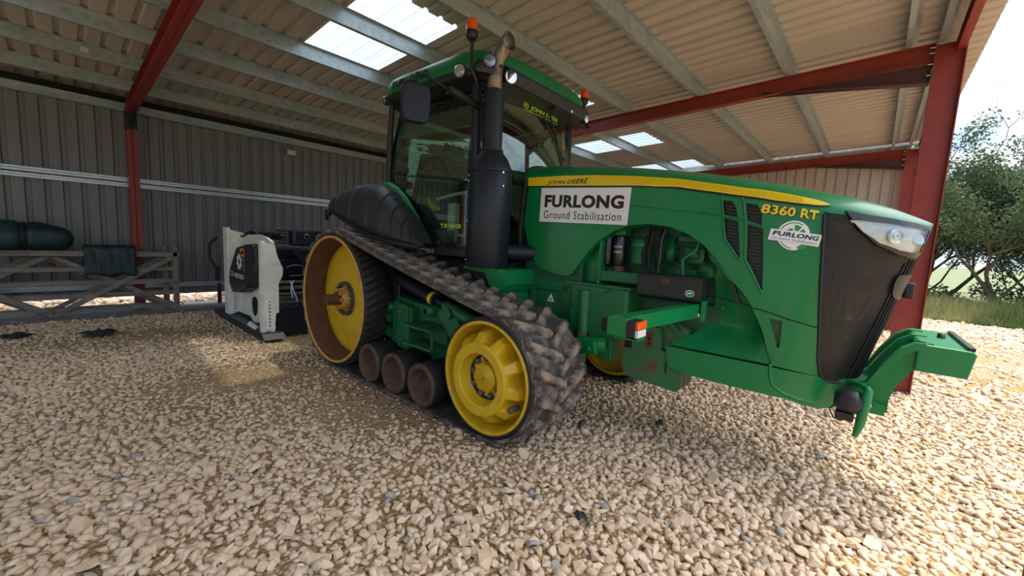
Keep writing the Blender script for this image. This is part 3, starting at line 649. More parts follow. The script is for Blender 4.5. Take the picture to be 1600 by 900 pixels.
def lug_mesh():
    # bar along +y (from the outer edge inwards) skewed along x, tapered sides; z up from belt surface
    mb = MB(); vs = []; n = 7; r = random.Random(3)
    for i in range(n+1):
        t = i/n; y = t*.335; sx = .160*t**1.1; w = .047 if t < .8 else .047-.06*(t-.8)
        h = .030+r.uniform(-.004, .003); 
        for (dx, dz) in ((-w*1.15, -.014), (-w*.85, h*.55), (-w*.62, h), (w*.62, h*.98), (w*.85, h*.55), (w*1.15, -.014)): vs.append((sx+dx+r.uniform(-.003, .003), y, dz))
    m = 6; fs = [(i*m+k, i*m+k+1, (i+1)*m+k+1, (i+1)*m+k) for i in range(n) for k in range(m-1)]+[tuple(range(m)), tuple(range(n*m, n*m+m))]
    mb.add(vs, fs, True); me = mb.mesh('tread_lug', M['lug']); me.set_sharp_from_angle(angle=radians(35)); return me
LUG = lug_mesh()
def track(side):
    b = belt_mesh2()
    if side > 0: b.v = [(v[0], -v[1], v[2]) for v in b.v]
    bo = b.build('track_belt', M['belt'], T)
    bo.data.set_sharp_from_angle(angle=radians(40))
    N = 46; pit = BL[-1]/N
    for i in range(N):
        for s in (0, 1):
            l = (i+s*.5)*pit; x, z, d = on_belt(l); nx, nz = NS*-d[1], NS*d[0]
            x -= d[0]*.08; z -= d[1]*.08
            # columns: local x -> along belt, local y -> across, local z -> outward
            o = bpy.data.objects.new('tread_lug', LUG); COL.objects.link(o); o.parent = bo
            ex = Vector((d[0], 0, d[1])) ; ez = Vector((nx, 0, nz)); ey = Vector((0, 1, 0))
            if s == 0: yy = YO; fy = 1
            else: yy = YI; fy = -1
            if side > 0: yy = -yy; fy = -fy
            o.matrix_local = Matrix(((ex.x, 0, ez.x, x), (0, fy, 0, yy), (ex.z, 0, ez.z, z), (0, 0, 0, 1)))
    g = MB()
    for i in range(60):
        x, z, d = on_belt((i+.5)*BL[-1]/60); nx, nz = NS*-d[1], NS*d[0]; c = (x-nx*.06, side*1.0775, z-nz*.06)
        Rm = Matrix(((d[0], 0, nx), (0, 1, 0), (d[1], 0, nz))); g.box(c, (.07, .07, .07), rot=Rm)
    g.build('guide_lugs', M['rubber'], bo, kind='stuff')
    S = side
    def yl(v): return S*abs(v)
    # ---- rear drive wheel
    w = MB(); w.lathe([(.705, yl(1.395)), (.765, yl(1.39)), (.768, yl(1.2)), (.768, yl(1.13))], (0, 0, RC[1]), 'y', 72); w.lathe([(.768, yl(1.03)), (.768, yl(.78)), (.70, yl(.76)), (.70, yl(1.03)), (.768, yl(1.03))], (0, 0, RC[1]), 'y', 72)
    w.lathe([(.69, yl(1.13)), (.69, yl(1.03))], (0, 0, RC[1]), 'y', 72)
    for k in range(58):
        a = 2*pi*k/58
        for (y0, y1) in ((1.385, 1.14),):
            mb = MB(); rr = .772; p = []
            q = [Vector((rr*cos(a+.0), yl(y0), rr*sin(a))), Vector((rr*cos(a+.13), yl(y1), rr*sin(a+.13)))]
            w.tube([(v.x, v.y, v.z+RC[1]) for v in q], .012, 4)
    dw = w.build('drive_wheel', M['rubber'], T)
    w = MB(); w.lathe([(.744, yl(1.40)), (.742, yl(1.412)), (.716, yl(1.412)), (.712, yl(1.40))], (0, 0, RC[1]), 'y', 72); w.build('rim_lip', M['orange_rim'], dw)
    w = MB(); w.lathe([(.712, yl(1.40)), (.690, yl(1.36)), (.678, yl(1.20)), (.668, yl(1.13))], (0, 0, RC[1]), 'y', 72); w.build('rim_barrel', M['rust'], dw)
    w = MB(); w.lathe([(.672, yl(1.135)), (.655, yl(1.165)), (.60, yl(1.155)), (.42, yl(1.195)), (.26, yl(1.215)), (.20, yl(1.215)), (.12, yl(1.20)), (.0, yl(1.20))], (0, 0, RC[1]), 'y', 72); w.build('wheel_disc', M['yellow'], dw)
    w = MB()
    w.lathe([(.205, yl(1.213)), (.205, yl(1.225)), (.165, yl(1.225)), (.165, yl(1.213))], (0, 0, RC[1]), 'y', 40)
    for k in range(20): a = 2*pi*k/20; w.lathe([(.0, yl(1.262)), (.021, yl(1.262)), (.021, yl(1.213))], (.185*cos(a), 0, RC[1]+.185*sin(a)), 'y', 6, sm=False)
    w.build('bolt_ring', M['bolt'], dw)
    w = MB()
    w.lathe([(.085, yl(1.31)), (.125, yl(1.30)), (.13, yl(1.20))], (0, 0, RC[1]), 'y', 36)
    for k in range(8): a = 2*pi*k/8; w.lathe([(.0, yl(1.34)), (.02, yl(1.34)), (.02, yl(1.29))], (.105*cos(a), 0, RC[1]+.105*sin(a)), 'y', 6, sm=False)
    w.build('hub', M['orange_rim'], dw)
    w = MB(); w.lathe([(0, yl(1.465)), (.055, yl(1.465)), (.064, yl(1.455)), (.066, yl(1.2))], (0, 0, RC[1]), 'y', 28); w.build('axle_shaft', M['rust'], dw)
    # ---- front idler
    fx, fz = FC[0], FC[1]
    w = MB(); w.lathe([(.442, yl(1.39)), (.475, yl(1.385)), (.478, yl(1.13)), (.40, yl(1.13)), (.40, yl(1.03)), (.478, yl(1.03)), (.478, yl(.78)), (.40, yl(.76))], (fx, 0, fz), 'y', 64)
    iw = w.build('idler_wheel', M['rubber'], T)
    w = MB(); w.lathe([(.446, yl(1.37)), (.446, yl(1.40)), (.428, yl(1.402)), (.418, yl(1.385)), (.405, yl(1.25)), (.40, yl(1.17)), (.36, yl(1.15)), (.0, yl(1.15))], (fx, 0, fz), 'y', 64); w.build('idler_rim', M['yellow'], iw)
    if S > 0: w = MB(); w.lathe([(.446, .77), (.41, .76), (.39, .9), (.30, .95), (.15, .90), (0, .90)], (fx, 0, fz), 'y', 48); w.build('idler_back', M['yellow'], iw)
    # knobbed cast weight: radius modulated around
    n = 120; rows = [(.300, 1.16, 0), (.372, 1.20, .10), (.378, 1.285, .12), (.352, 1.375, .10), (.322, 1.400, .06), (.288, 1.44, 0), (.285, 1.455, 0), (.272, 1.462, 0), (.212, 1.462, 0), (.200, 1.452, 0), (.182, 1.36, 0), (.17, 1.345, 0), (0, 1.345, 0)]
    vs = []
    for (r, y, am) in rows:
        for k in range(n):
            a = 2*pi*k/n; q = (a*10/(2*pi)+.25) % 1.0; d = 0
            if am: d = -am*.75*max(0, 1-((q-.5)/.26)**2)**.35 if abs(q-.5) < .26 else 0
            rr = r+d; vs.append((fx+rr*cos(a), yl(y), fz+rr*sin(a)))
    fs = [(i*n+k, i*n+(k+1) % n, (i+1)*n+(k+1) % n, (i+1)*n+k) for i in range(len(rows)-1) for k in range(n)]
    w = MB(); w.add(vs, fs, True); kw = w.build('wheel_weight', M['yellow'], iw); kw.data.set_sharp_from_angle(angle=radians(28))
    w = MB(); w.lathe([(.178, yl(1.362)), (.168, yl(1.349)), (.160, yl(1.349))], (fx, 0, fz), 'y', 40); w.build('bore_dark_ring', M['dark'], iw)  # dark ring painted in for the shade inside the bore
    w = MB(); w.lathe([(0, yl(1.405)), (.013, yl(1.405)), (.015, yl(1.39)), (.105, yl(1.388)), (.112, yl(1.38)), (.112, yl(1.34))], (fx, 0, fz), 'y', 24); w.build('hub_cap', M['yellow'], iw)
    w = MB()
    for k in range(9): a = 2*pi*k/9+.2; w.lathe([(0, yl(1.385)), (.018, yl(1.383)), (.024, yl(1.37)), (.024, yl(1.34))], (fx+.146*cos(a), 0, fz+.146*sin(a)), 'y', 8)
    w.lathe([(0, yl(1.40)), (.02, yl(1.40)), (.02, yl(1.3))], (fx+.335*cos(-.55), 0, fz+.335*sin(-.55)), 'y', 10)
    w.build('wheel_bolts', M['bolt'], iw, kind='stuff')
    # ---- mid rollers
    for x in (.845, 1.29, 1.735):
        w = MB(); w.lathe([(.165, yl(1.40)), (.198, yl(1.398)), (.205, yl(1.385)), (.205, yl(1.13)), (.16, yl(1.12))], (x, 0, .255), 'y', 40); w.lathe([(.16, yl(1.03)), (.205, yl(1.02)), (.205, yl(.78)), (.1, yl(.77))], (x, 0, .255), 'y', 40)
        ro = w.build('mid_roller', M['rubber'], T)
        w = MB(); w.lathe([(.199, yl(1.396)), (.197, yl(1.405)), (.158, yl(1.405)), (.150, yl(1.395)), (.143, yl(1.25)), (.10, yl(1.22)), (.07, yl(1.26)), (0, yl(1.26))], (x, 0, .255), 'y', 40); w.build('roller_rim', M['roller_rust'], ro)
    return bo
track(-1); track(1)
# ---- undercarriage frame of the near side (and a plain one beyond)
for S in (-1, 1):
    Y_ = lambda a: S*a
    u = MB(); u.prism([(.30, .52), (.55, .40), (1.95, .36), (2.25, .45), (2.25, .66), (1.9, .86), (1.55, .90), (1.15, .90), (.62, .95), (.35, .86)], 'y', Y_(1.02), Y_(.90))
    fr = u.build('track_frame', M['frame_green'], T)
    u = MB(); u.prism([(.86, .40), (1.18, .40), (1.18, .86), (.86, .90)], 'y', Y_(1.11), Y_(1.02)); u.box((.88, Y_(1.115), .63), (.022, .03, .50)); u.box((1.13, Y_(1.115), .62), (.018, .025, .47)); u.build('side_plate', M['frame_green'], fr)
    u = MB()
    for z in (.44, .49, .54, .74, .79, .84): u.lathe([(0, Y_(1.135)), (.016, Y_(1.135)), (.018, Y_(1.11))], (.985, 0, z), 'y', 8)
    u.build('bolts', M['bolt'], fr, kind='stuff')
    u = MB(); u.box((1.52, Y_(1.16), .735), (.44, .30, .022), bev=.006); u.box((1.52, Y_(1.16), .555), (.44, .30, .022), bev=.006); u.box((1.50, Y_(1.06), .645), (.40, .02, .17)); u.box((1.34, Y_(1.15), .645), (.02, .24, .16)); u.tube([(1.72, Y_(1.27), .56), (1.72, Y_(1.27), .73)], .012, 8); u.build('bracket', M['dull_green'], fr)
    u = MB(); u.lathe([(.03, Y_(1.13)), (.06, Y_(1.13)), (.06, Y_(1.0))], (1.42, 0, .86), 'y', 20); u.build('pivot_boss', M['frame_green'], fr); u = MB(); u.lathe([(.03, Y_(1.12)), (.065, Y_(1.12)), (.065, Y_(1.0))], (.70, 0, .80), 'y', 20)
    u.build('pivot_boss', M['frame_green'], fr); u = MB(); u.prism([(.55, .52), (.82, .48), (.82, .58), (.6, .62)], 'y', Y_(1.12), Y_(1.02)); u.build('lug_plate', M['frame_green'], fr); u = MB(); u.prism([(.56, .68), (.82, .66), (.82, .74), (.6, .77)], 'y', Y_(1.14), Y_(1.02)); u.build('lug_plate', M['frame_green'], fr)
    u = MB(); u.prism([(1.62, .88), (1.82, .98), (2.02, .70), (2.10, .40), (1.90, .36), (1.86, .62)], 'y', Y_(1.14), Y_(1.02)); u.tube([(1.98, Y_(1.18), .50), (1.98, Y_(1.0), .50)], .055, 14); u.tube([(1.80, Y_(1.18), .90), (1.80, Y_(1.0), .90)], .055, 14); u.build('pivot_plate', M['frame_green'], fr)
    u = MB(); u.tube([(1.70, Y_(1.10), .955), (2.35, Y_(1.10), .80)], .055, 18); u.tube([(1.75, Y_(1.05), .60), (2.4, Y_(1.05), .52)], .05, 14); u.build('tension_arm', M['frame_green'], fr)
    u = MB(); u.tube([(.60, Y_(1.0), 1.14), (.66, Y_(1.0), 1.13)], .060, 18); u.tube([(.66, Y_(1.0), 1.13), (.86, Y_(1.0), 1.095)], .048, 18); u.tube([(.86, Y_(1.0), 1.095), (1.44, Y_(1.0), .965)], .065, 20); u.tube([(1.44, Y_(1.0), .965), (1.66, Y_(1.0), .915)], .035, 14)
    u.tube([(.78, Y_(1.0), 1.08), (.78, Y_(1.0), .75)], .02, 8); cy = u.build('hydraulic_cylinder', M['satin_black'], T)
    u = MB(); u.tube([(1.36, Y_(1.0), .983), (1.405, Y_(1.0), .973)], .068, 20); u.build('yellow_label', M['txt_yellow'], cy)
# ---- chassis and transmission
u = MB(); u.box((.1, 0, .82), (.9, .9, .55), bev=.06); u.tube([(0, -1.2, .818), (0, 1.2, .818)], .16, 24); u.box((1.2, 0, .9), (1.9, .62, .5), bev=.05); u.box((.95, 0, 1.25), (2.1, 1.1, .25), bev=.03); u.build('transmission', M['satin_black'], T)
u = MB(); u.box((3.3, 0, .98), (2.6, .56, .42), bev=.03); u.box((2.515, 0, .62), (.30, 1.7, .18), bev=.05); u.box((2.5, 0, .82), (.6, .6, .3), bev=.04); ch = u.build('chassis', M['engine_green'], T)
# fuel/side panel box under the hood (green)
u = MB(); u.prism([(2.20, 1.26), (2.69, 1.25), (2.69, .56), (2.50, .56), (2.20, .88)], 'y', -.43, -.25); sp = u.build('side_casting', M['frame_green'], T)
u = MB(); u.box((2.45, -.445, 1.20), (.5, .03, .085), bev=.008); u.box((2.235, -.45, 1.06), (.05, .05, .22), bev=.006); u.box((2.665, -.45, .90), (.055, .045, .70), bev=.006); u.box((2.60, -.445, 1.13), (.07, .03, .17), bev=.008); u.box((2.60, -.445, .72), (.10, .03, .18), bev=.008)
for (a, b) in ((2.60, 1.17), (2.60, 1.09), (2.53, 1.09), (2.60, .76), (2.60, .68), (2.62, .9)): u.lathe([(.0, -.465), (.012, -.465), (.014, -.455)], (a, 0, b), 'y', 8)
u.build('casting_ribs', M['frame_green'], sp)
u = MB(); u.prism([(2.395, 1.045), (2.475, 1.045), (2.437, 1.12)], 'y', -.436, -.431); u.build('warning_triangle', M['white'], sp)
u = MB(); u.prism([(2.415, 1.055), (2.455, 1.055), (2.437, 1.09)], 'y', -.438, -.436); u.build('triangle_print', M['grey_ink'], sp)
u = MB(); u.box((2.985, -.40, 1.04), (.55, .28, .42), bev=.03); u.tube([(2.86, -.53, .84), (2.86, -.53, 1.21)], .055, 18); u.box((2.95, -.36, 1.255), (.62, .3, .022)); u.prism([(2.95, 1.24), (3.10, 1.24), (3.04, 1.20), (2.95, 1.20)], 'y', -.56, -.50); oilp = u.build('side_tank', M['frame_green'], T)
u = MB(); u.box((2.735, -.515, 1.02), (.018, .03, .46)); 
for z in (.84, .93, 1.0, 1.1, 1.2): u.lathe([(.0, -.545), (.011, -.545), (.012, -.53)], (2.735, 0, z), 'y', 8)
u.build('bolted_strip', M['dull_green'], oilp)
u = MB(); u.box((3.12, -.56, .95), (.11, .03, .11), bev=.008); u.build('socket_box', M['black'], oilp)
u = MB(); u.prism([(2.62, .84), (2.78, .83), (2.78, .50), (2.62, .56)], 'y', -.46, -.30); u.build('axle_bracket', M['frame_green'], T); u = MB(); u.box((3.06, -.40, .80), (.12, .18, .34), bev=.01); u.build('axle_bracket', M['frame_green'], T)
u = MB(); u.tube([(2.70, -.62, .70), (3.08, -.50, .77)], .072, 20); u.box((2.90, -.60, .725), (.30, .05, .12), rot=Matrix.Rotation(-.18, 3, 'Y'), bev=.02); u.lathe([(0, -.64), (.018, -.64), (.018, -.60)], (2.87, 0, .70), 'y', 8); u.lathe([(0, -.64), (.018, -.64), (.018, -.60)], (2.98, 0, .73), 'y', 8); u.build('steering_link', M['green'], T)
# green pedestal below the exhaust
u = MB(); u.prism([(2.02, 1.335), (2.20, 1.335), (2.235, 1.20), (2.19, 1.12), (2.06, 1.11), (1.96, 1.29), (1.75, 1.30), (1.70, 1.335)], 'y', -.86, -.40); u.prism([(1.98, 1.29), (2.12, 1.29), (2.22, .98), (2.16, .70), (2.05, .70), (2.08, 1.0)], 'y', -.66, -.38); u.box((1.9, -.70, 1.325), (.42, .36, .025)); ped = u.build('exhaust_bracket', M['green'], T)
ped.data.set_sharp_from_angle(angle=radians(30))
# ---- exhaust
ex, ey = 1.90, -.775
u = MB(); u.lathe([(0, 1.335), (.195, 1.338), (.203, 1.35), (.203, 2.215), (.198, 2.225), (.205, 2.225), (.205, 2.245), (.155, 2.35), (.112, 2.405), (.105, 2.42), (.108, 2.42), (.108, 2.435), (.094, 2.44), (.094, 2.955), (.086, 2.965), (.0, 2.965)], (ex, ey, 0), 'z', 56)
ca = u.build('exhaust_stack', M['satin_black'], T); ca.data.set_sharp_from_angle(angle=radians(35))
pts = [(ex, ey, 2.90), (ex, ey, 3.10), (ex+.005, ey+.002, 3.17), (ex+.03, ey+.01, 3.25), (ex+.075, ey+.02, 3.32), (ex+.125, ey+.035, 3.385)]
u = MB(); u.tube(pts, [.072, .072, .072, .071, .070, .072], 28, caps=False); n0 = len(u.v)-28
# cut the mouth obliquely
dv_ = Vector((.05, .015, .062)).normalized(); nn_ = Vector((.93, -.1, .22)).normalized(); c_ = Vector(pts[-1])
for k in range(28):
    P_ = Vector(u.v[n0+k]); t_ = -(P_-c_).dot(nn_)/dv_.dot(nn_); u.v[n0+k] = tuple(P_+dv_*t_)
u.add([], []); pp = u.build('exhaust_outlet', M['burnt'], ca); so = pp.modifiers.new('wall', 'SOLIDIFY'); so.thickness = .004
u = MB(); u.tube([(ex, ey, 2.98), (ex, ey, 3.10), (ex+.03, ey+.01, 3.25), (ex+.06, ey+.018, 3.30)], .066, 20); u.build('outlet_bore', M['soot'], ca)
u = MB()
for a, z in ((-.23, 2.21), (-.20, 2.09), (-.26, 1.62), (-2.28, 2.19), (-2.30, 2.14), (-2.30, 1.77), (-2.32, 1.40)):
    p = Vector((ex+.203*cos(a), ey+.203*sin(a), z)); q = Vector((ex+.211*cos(a), ey+.211*sin(a), z)); u.tube([p, q], .009, 8)
u.build('rivets', M['chrome'], ca, kind='stuff')
u = MB(); u.tube([(2.0, -.62, 1.49), (2.14, -.46, 1.49), (2.22, -.36, 1.50)], .072, 22); u.tube([(2.08, -.34, 1.42), (2.1, -.36, 1.85), (2.08, -.40, 2.2)], .05, 14); u.build('exhaust_elbow', M['satin_black'], ca)

# ---- hood surface
ZT = [(2.0, 2.375), (2.35, 2.355), (2.7, 2.33), (3.15, 2.275), (3.58, 2.21), (3.95, 2.14), (4.24, 2.07), (4.57, 1.985), (4.77, 1.91), (4.955, 1.825)]
def lerp(T_, x):
    if x <= T_[0][0]: return T_[0][1]
    for (a, b), (c, d) in zip(T_, T_[1:]):
        if x <= c: return b+(d-b)*(x-a)/(c-a)
    return T_[-1][1]
def hood(s, v, off=0.0, sg=-1):
    X0 = 3.95; n = 2.6; th = 0 if s <= X0 else min(1, (s-X0)/1.2)*pi/2
    xt = s if s <= X0 else X0+(4.955-X0)*sin(th)**(2/n)
    zt = lerp(ZT, xt); zs = zt-.17
    if v <= zs: z = v; ph = 0
    else: ph = min(1, (v-zs)/.3)*pi/2; z = zs+(zt-zs)*sin(ph)**(2/2.6)
    xn = 4.705+.235*max(-.2, min(1.02, (z-.8)))
    if s <= X0: x = s; w = .45
    else: x = X0+(xn-X0)*sin(th)**(2/n); w = .45*max(0, cos(th))**(2/n)
    y = (w+off)*(max(0, cos(ph))**(2/2.6))
    if off: x += off*sin(th); z += off*sin(ph)
    return (x, sg*y, z)
H = dict(
 side=[(2.104, 2.137), (2.086, 1.959), (2.073, 1.772), (2.120, 1.63), (2.201, 1.445), (2.30, 1.355), (2.424, 1.322), (2.60, 1.303), (2.66, 1.325), (2.732, 1.427), (2.82, 1.545), (2.918, 1.643), (3.048, 1.723), (3.186, 1.772), (3.345, 1.784), (3.496, 1.765), (3.643, 1.711), (3.761, 1.635), (3.876, 1.511), (3.966, 1.369), (4.035, 1.229), (4.071, 1.223), (4.225, 1.179), (4.41, 1.143), (4.333, 1.398), (4.255, 1.858), (4.149, 1.91), (4.053, 1.934), (3.93, 1.981), (3.54, 2.053), (3.23, 2.085), (2.837, 2.105)],
 stripe=[(2.099, 2.209), (2.5, 2.198), (2.826, 2.182), (3.227, 2.148), (3.528, 2.111), (3.925, 2.034), (4.048, 1.993), (4.145, 1.960), (4.224, 1.932), (4.268, 1.908), (4.272, 1.900), (4.228, 1.897), (4.149, 1.91), (4.053, 1.934), (3.934, 1.981), (3.54, 2.053), (3.239, 2.085), (2.837, 2.105), (2.5, 2.122), (2.104, 2.137)],
 v1=[(3.853, 1.950), (3.915, 1.945), (3.945, 1.900), (3.952, 1.832), (3.871, 1.855)], v1b=[(3.873, 1.832), (3.953, 1.806), (3.968, 1.549), (3.935, 1.62), (3.898, 1.699)],
 v2=[(3.966, 1.93), (3.998, 1.917), (4.016, 1.866), (4.022, 1.779), (3.974, 1.815)], v2b=[(3.977, 1.789), (4.028, 1.755), (4.066, 1.336), (4.02, 1.46), (3.988, 1.551)],
 light=[(4.372, 1.818), (4.479, 1.800), (4.637, 1.785), (4.80, 1.775), (4.932, 1.765), (4.937, 1.72), (4.935, 1.644), (4.82, 1.642), (4.707, 1.653), (4.556, 1.689), (4.445, 1.75)],
 lower=[(4.035, 1.221), (4.071, 1.215), (4.225, 1.171), (4.41, 1.135), (4.457, 0.946), (4.505, 0.828), (4.189, 0.855), (4.14, 0.962), (4.095, 1.086)],
 strip=[(3.557, 0.848), (3.596, 0.693), (3.733, 0.662), (4.022, 0.655), (4.207, 0.650), (4.34, 0.645), (4.43, .625), (4.60, 0.612), (4.80, 0.62), (5.15, .64), (5.15, .80), (4.856, 0.782), (4.648, 0.792), (4.55, .812), (4.505, 0.828), (4.117, 0.846), (3.882, 0.848)])
GR = [(4.255, 1.852), (4.333, 1.398), (4.457, .946), (4.506, .85), (4.56, .81), (4.648, .794), (4.856, .786), (5.15, .80), (5.15, 1.775), (4.9, 1.78), (4.637, 1.80), (4.372, 1.84)]
for sg in (-1, 1):
    f = lambda s, v, o, sg=sg: hood(s, v, o, sg)
    side = sheet('hood_side_panel', H['side'], [H['v1'], H['v1b'], H['v2'], H['v2b']], f, .012, M['green'], T, off=-.012)
    sheet('vent_screen', [(3.83, 1.97), (4.03, 1.95), (4.09, 1.32), (4.05, 1.32), (3.86, 1.68)], [], f, .004, M['black'], side, off=-.035)
    vb = MB()
    for k in range(26):
        z0 = 1.36+k*.023
        for (sa, sb) in ((3.86, 3.965), (3.97, 4.065)):
            pa = hood(sa, z0+.02, -.03, sg); pb = hood(sb, z0-.005, -.03, sg)
            if pip(sa+.03, z0, [(3.83, 1.97), (4.04, 1.95), (4.09, 1.32), (4.03, 1.32), (3.86, 1.68)]): vb.tube([pa, pb], .0035, 4)
    vb.build('vent_slats', M['gloss_black'], side, kind='stuff')
    # raised frames between the vents
    for pl in ([(3.846, 1.985), (3.868, 1.84), (3.892, 1.69), (3.968, 1.54)], [(3.958, 1.965), (3.970, 1.80), (3.982, 1.55), (4.022, 1.44), (4.068, 1.325)], [(3.72, 1.875), (3.868, 1.842), (3.962, 1.815), (4.03, 1.765)]):
        vb = MB(); vb.tube([hood(a, b, .002, sg) for a, b in pl], .0065, 6); vb.build('vent_frame', M['green'], side)
    vb = MB(); vb.tube([hood(a, b, .001, sg) for a, b in ((2.75, 1.965), (3.2, 1.93), (3.55, 1.885), (3.86, 1.845))], .004, 6); vb.build('crease', M['green'], side)
    # flared lip round the engine opening
    lip = [(2.68, 1.34), (2.732, 1.427), (2.82, 1.545), (2.918, 1.643), (3.048, 1.723), (3.186, 1.772), (3.345, 1.784), (3.496, 1.765), (3.643, 1.711), (3.761, 1.635), (3.876, 1.511), (3.966, 1.369), (4.035, 1.229), (4.09, 1.086), (4.135, .962), (4.175, .87)]
    vs = []
    for (a, b) in lip:
        for d, q in ((.004, 0), (-.03, .006), (-.14, .012)):
            x, y, z = hood(a, b, d, sg); cx, cz = 3.35, 1.15; L = hypot(x-cx, z-cz); vs.append((x-(x-cx)/L*q, y, z-(z-cz)/L*q))
    vb = MB(); vb.add(vs, [(i*3+k, i*3+k+1, i*3+k+4, i*3+k+3) for i in range(len(lip)-1) for k in range(2)], True); lo_ = vb.build('arch_lip', M['green'], side)
    # the recessed concave liner behind the lip
    lin = [(3.70, 1.71), (3.78, 1.655), (3.90, 1.53), (3.98, 1.39), (4.05, 1.24), (4.10, 1.10), (4.15, .98), (4.175, .86), (3.60, .86), (3.60, .90), (3.72, .955), (3.80, 1.06), (3.835, 1.18), (3.835, 1.30), (3.80, 1.45)]
    def liner(a, b, o, sg=sg):
        t = max(0, min(1, (a-3.62)/.5)); u_ = max(0, min(1, (b-.86)/.2)); dep = .02+.16*min(1, u_*1.2)*(sin(pi*min(1, t*.9+.12))**.6)
        return (hood(a, b)[0], sg*(.45-dep+o), b)
    li = sheet('wheel_arch_liner', lin, [], liner, .006, M['green'], T, st=.04)
    if sg < 0:
        vb = MB(); vb.lathe([(0, -.335), (.013, -.335), (.015, -.318)], (3.90, 0, 1.19), 'y', 10); vb.build('screw', M['bolt'], li)
        vb = MB(); vb.tube([liner(a, b, .007) for a, b in ((3.70, 1.262), (3.84, 1.25), (3.96, 1.235), (4.05, 1.22))], .003, 5); vb.build('panel_joint', M['seal'], li)
        vb = MB(); vb.prism([(3.955, 1.42), (3.99, 1.35), (4.035, 1.245), (3.995, 1.25), (3.97, 1.33)], 'y', -.43, -.40); vb.build('liner_vent', M['black'], li)
    lo = sheet('lower_side_panel', H['lower'], [[(4.122, 1.165), (4.185, 1.163), (4.205, .985), (4.192, .98)]], f, .012, M['green'], T, off=-.010)
    sheet('handle_recess', [(4.11, 1.18), (4.20, 1.18), (4.22, .965), (4.17, .965)], [], f, .003, M['frame_green'], lo, off=-.038)
    vb = MB()
    for (a, b) in ((4.170, 1.125), (4.188, 1.01)):
        p = hood(a, b, -.036, sg); q = hood(a, b, -.022, sg); vb.tube([p, q], .009, 8)
    vb.build('screws', M['bolt'], lo, kind='stuff')
    sk = sheet('skirt', H['strip'], [], f, .014, M['green'], T, off=-.006)
    vb = MB(); vb.tube([hood(a, b, .005, sg) for a, b in ((4.175, .87), (4.19, .78), (4.22, .72), (4.30, .68), (4.42, .655), (4.55, .64))], .011, 8); vb.build('skirt_bead', M['green'], sk)
    vb = MB(); vb.tube([hood(a, b, .003, sg) for a, b in ((4.035, 1.226), (4.071, 1.220), (4.225, 1.176), (4.41, 1.140))], .0035, 5); vb.build('panel_gap', M['seal'], lo)
    # grille: dark perforated screen with a frame and upright ribs in the middle
    g = sheet('grille', GR, [], f, .004, M['mesh'], T, off=-.006)
    vb = MB(); vb.tube([hood(a, b, .002, sg) for a, b in GR[:8]], .011, 8); vb.build('grille_frame', M['black'], g)
    gi = [(4.29, 1.80), (4.35, 1.40), (4.40, 1.2), (4.44, 1.2), (4.40, 1.45), (4.36, 1.80)]
    for k, sv in enumerate((4.86, 4.91, 4.96, 5.01, 5.06, 5.11)):
        top = 1.60 if sv > 4.9 else 1.58
        vb = MB(); vb.tube([hood(sv-.05*(1-b), .80+b*(top-.80), .002, sg) for b in (0, .2, .4, .6, .8, 1)], .0055, 6); vb.build('grille_rib', M['black'], g)
    vb = MB(); c = hood(4.92, 1.42, .0, sg); 
    sheet('grille_boss', smooth_poly([(4.80, 1.50), (4.83, 1.40), (4.90, 1.355), (5.15, 1.35), (5.15, 1.51), (4.90, 1.51)], 2), [], f, .012, M['black'], g, off=0)
    # headlight
    hl = sheet('headlight', H['light'], [], f, .003, M['clear'], T, off=.014)
    sheet('light_frame', [(a+(a-4.7)*.10-.0, b+(b-1.715)*.42) for a, b in H['light']], [[(a, b) for a, b in H['light']]], f, .016, M['gloss_black'], hl, off=.003)
    sheet('reflector', H['light'], [], f, .003, M['reflector'], hl, off=-.001, st=.03)
    vb = MB(); c = hood(4.648, 1.732, .006, sg); d = Vector(hood(4.648, 1.732, .02, sg))-Vector(c); d.normalize(); c = Vector(c)
    a_ = d.orthogonal().normalized(); b_ = d.cross(a_)
    for rr, hh in ((.042, .006), (.034, .008), (.014, .010)):
        ring = [c+a_*rr*cos(t*pi/12)+b_*rr*sin(t*pi/12)+d*hh for t in range(25)]; vb.tube(ring, .0025, 6, caps=False)
    vb.tube([c, c+d*.005], .040, 20); vb.build('lamp_bowl', M['chrome'], hl)
    vb = MB()
    for (a, b, r) in ((4.86, 1.71, .028), (4.90, 1.70, .02)):
        c = Vector(hood(a, b, .004, sg)); vb.tube([c, c+d*.008], r, 16)
    vb.build('side_lamp_bowl', M['chrome'], hl)
    # stripes
    st_ = sheet('yellow_stripe', H['stripe'], [], f, .002, M['stripe_yellow'], T, off=.004, st=.03)
    sh = [(a, b-.010-.0*a) for a, b in H['stripe'][10:]]+[(a, b+.002) for a, b in reversed(H['stripe'][10:])]
    sheet('black_pinstripe', sh, [], f, .002, M['ink'], st_, off=.0035, st=.03)
    for k in range(1, 6):
        t = k/6; up = H['stripe'][:10]; lw = list(reversed(H['stripe'][10:]))
        ln = []
        for q in range(24):
            s_ = 2.36+(4.16-2.36)*q/23; a = lerp([(p[0], p[1]) for p in up], s_); b = lerp([(p[0], p[1]) for p in lw], s_); ln.append((s_, b+(a-b)*t))
        vs = []
        for (a, b) in ln: vs += [hood(a, b-.0014, .0068, sg), hood(a, b+.0014, .0068, sg)]
        vb = MB(); vb.add(vs, [(2*i, 2*i+1, 2*i+3, 2*i+2) for i in range(len(ln)-1)]); vb.build('pin_line', M['stripe_amber'], st_)
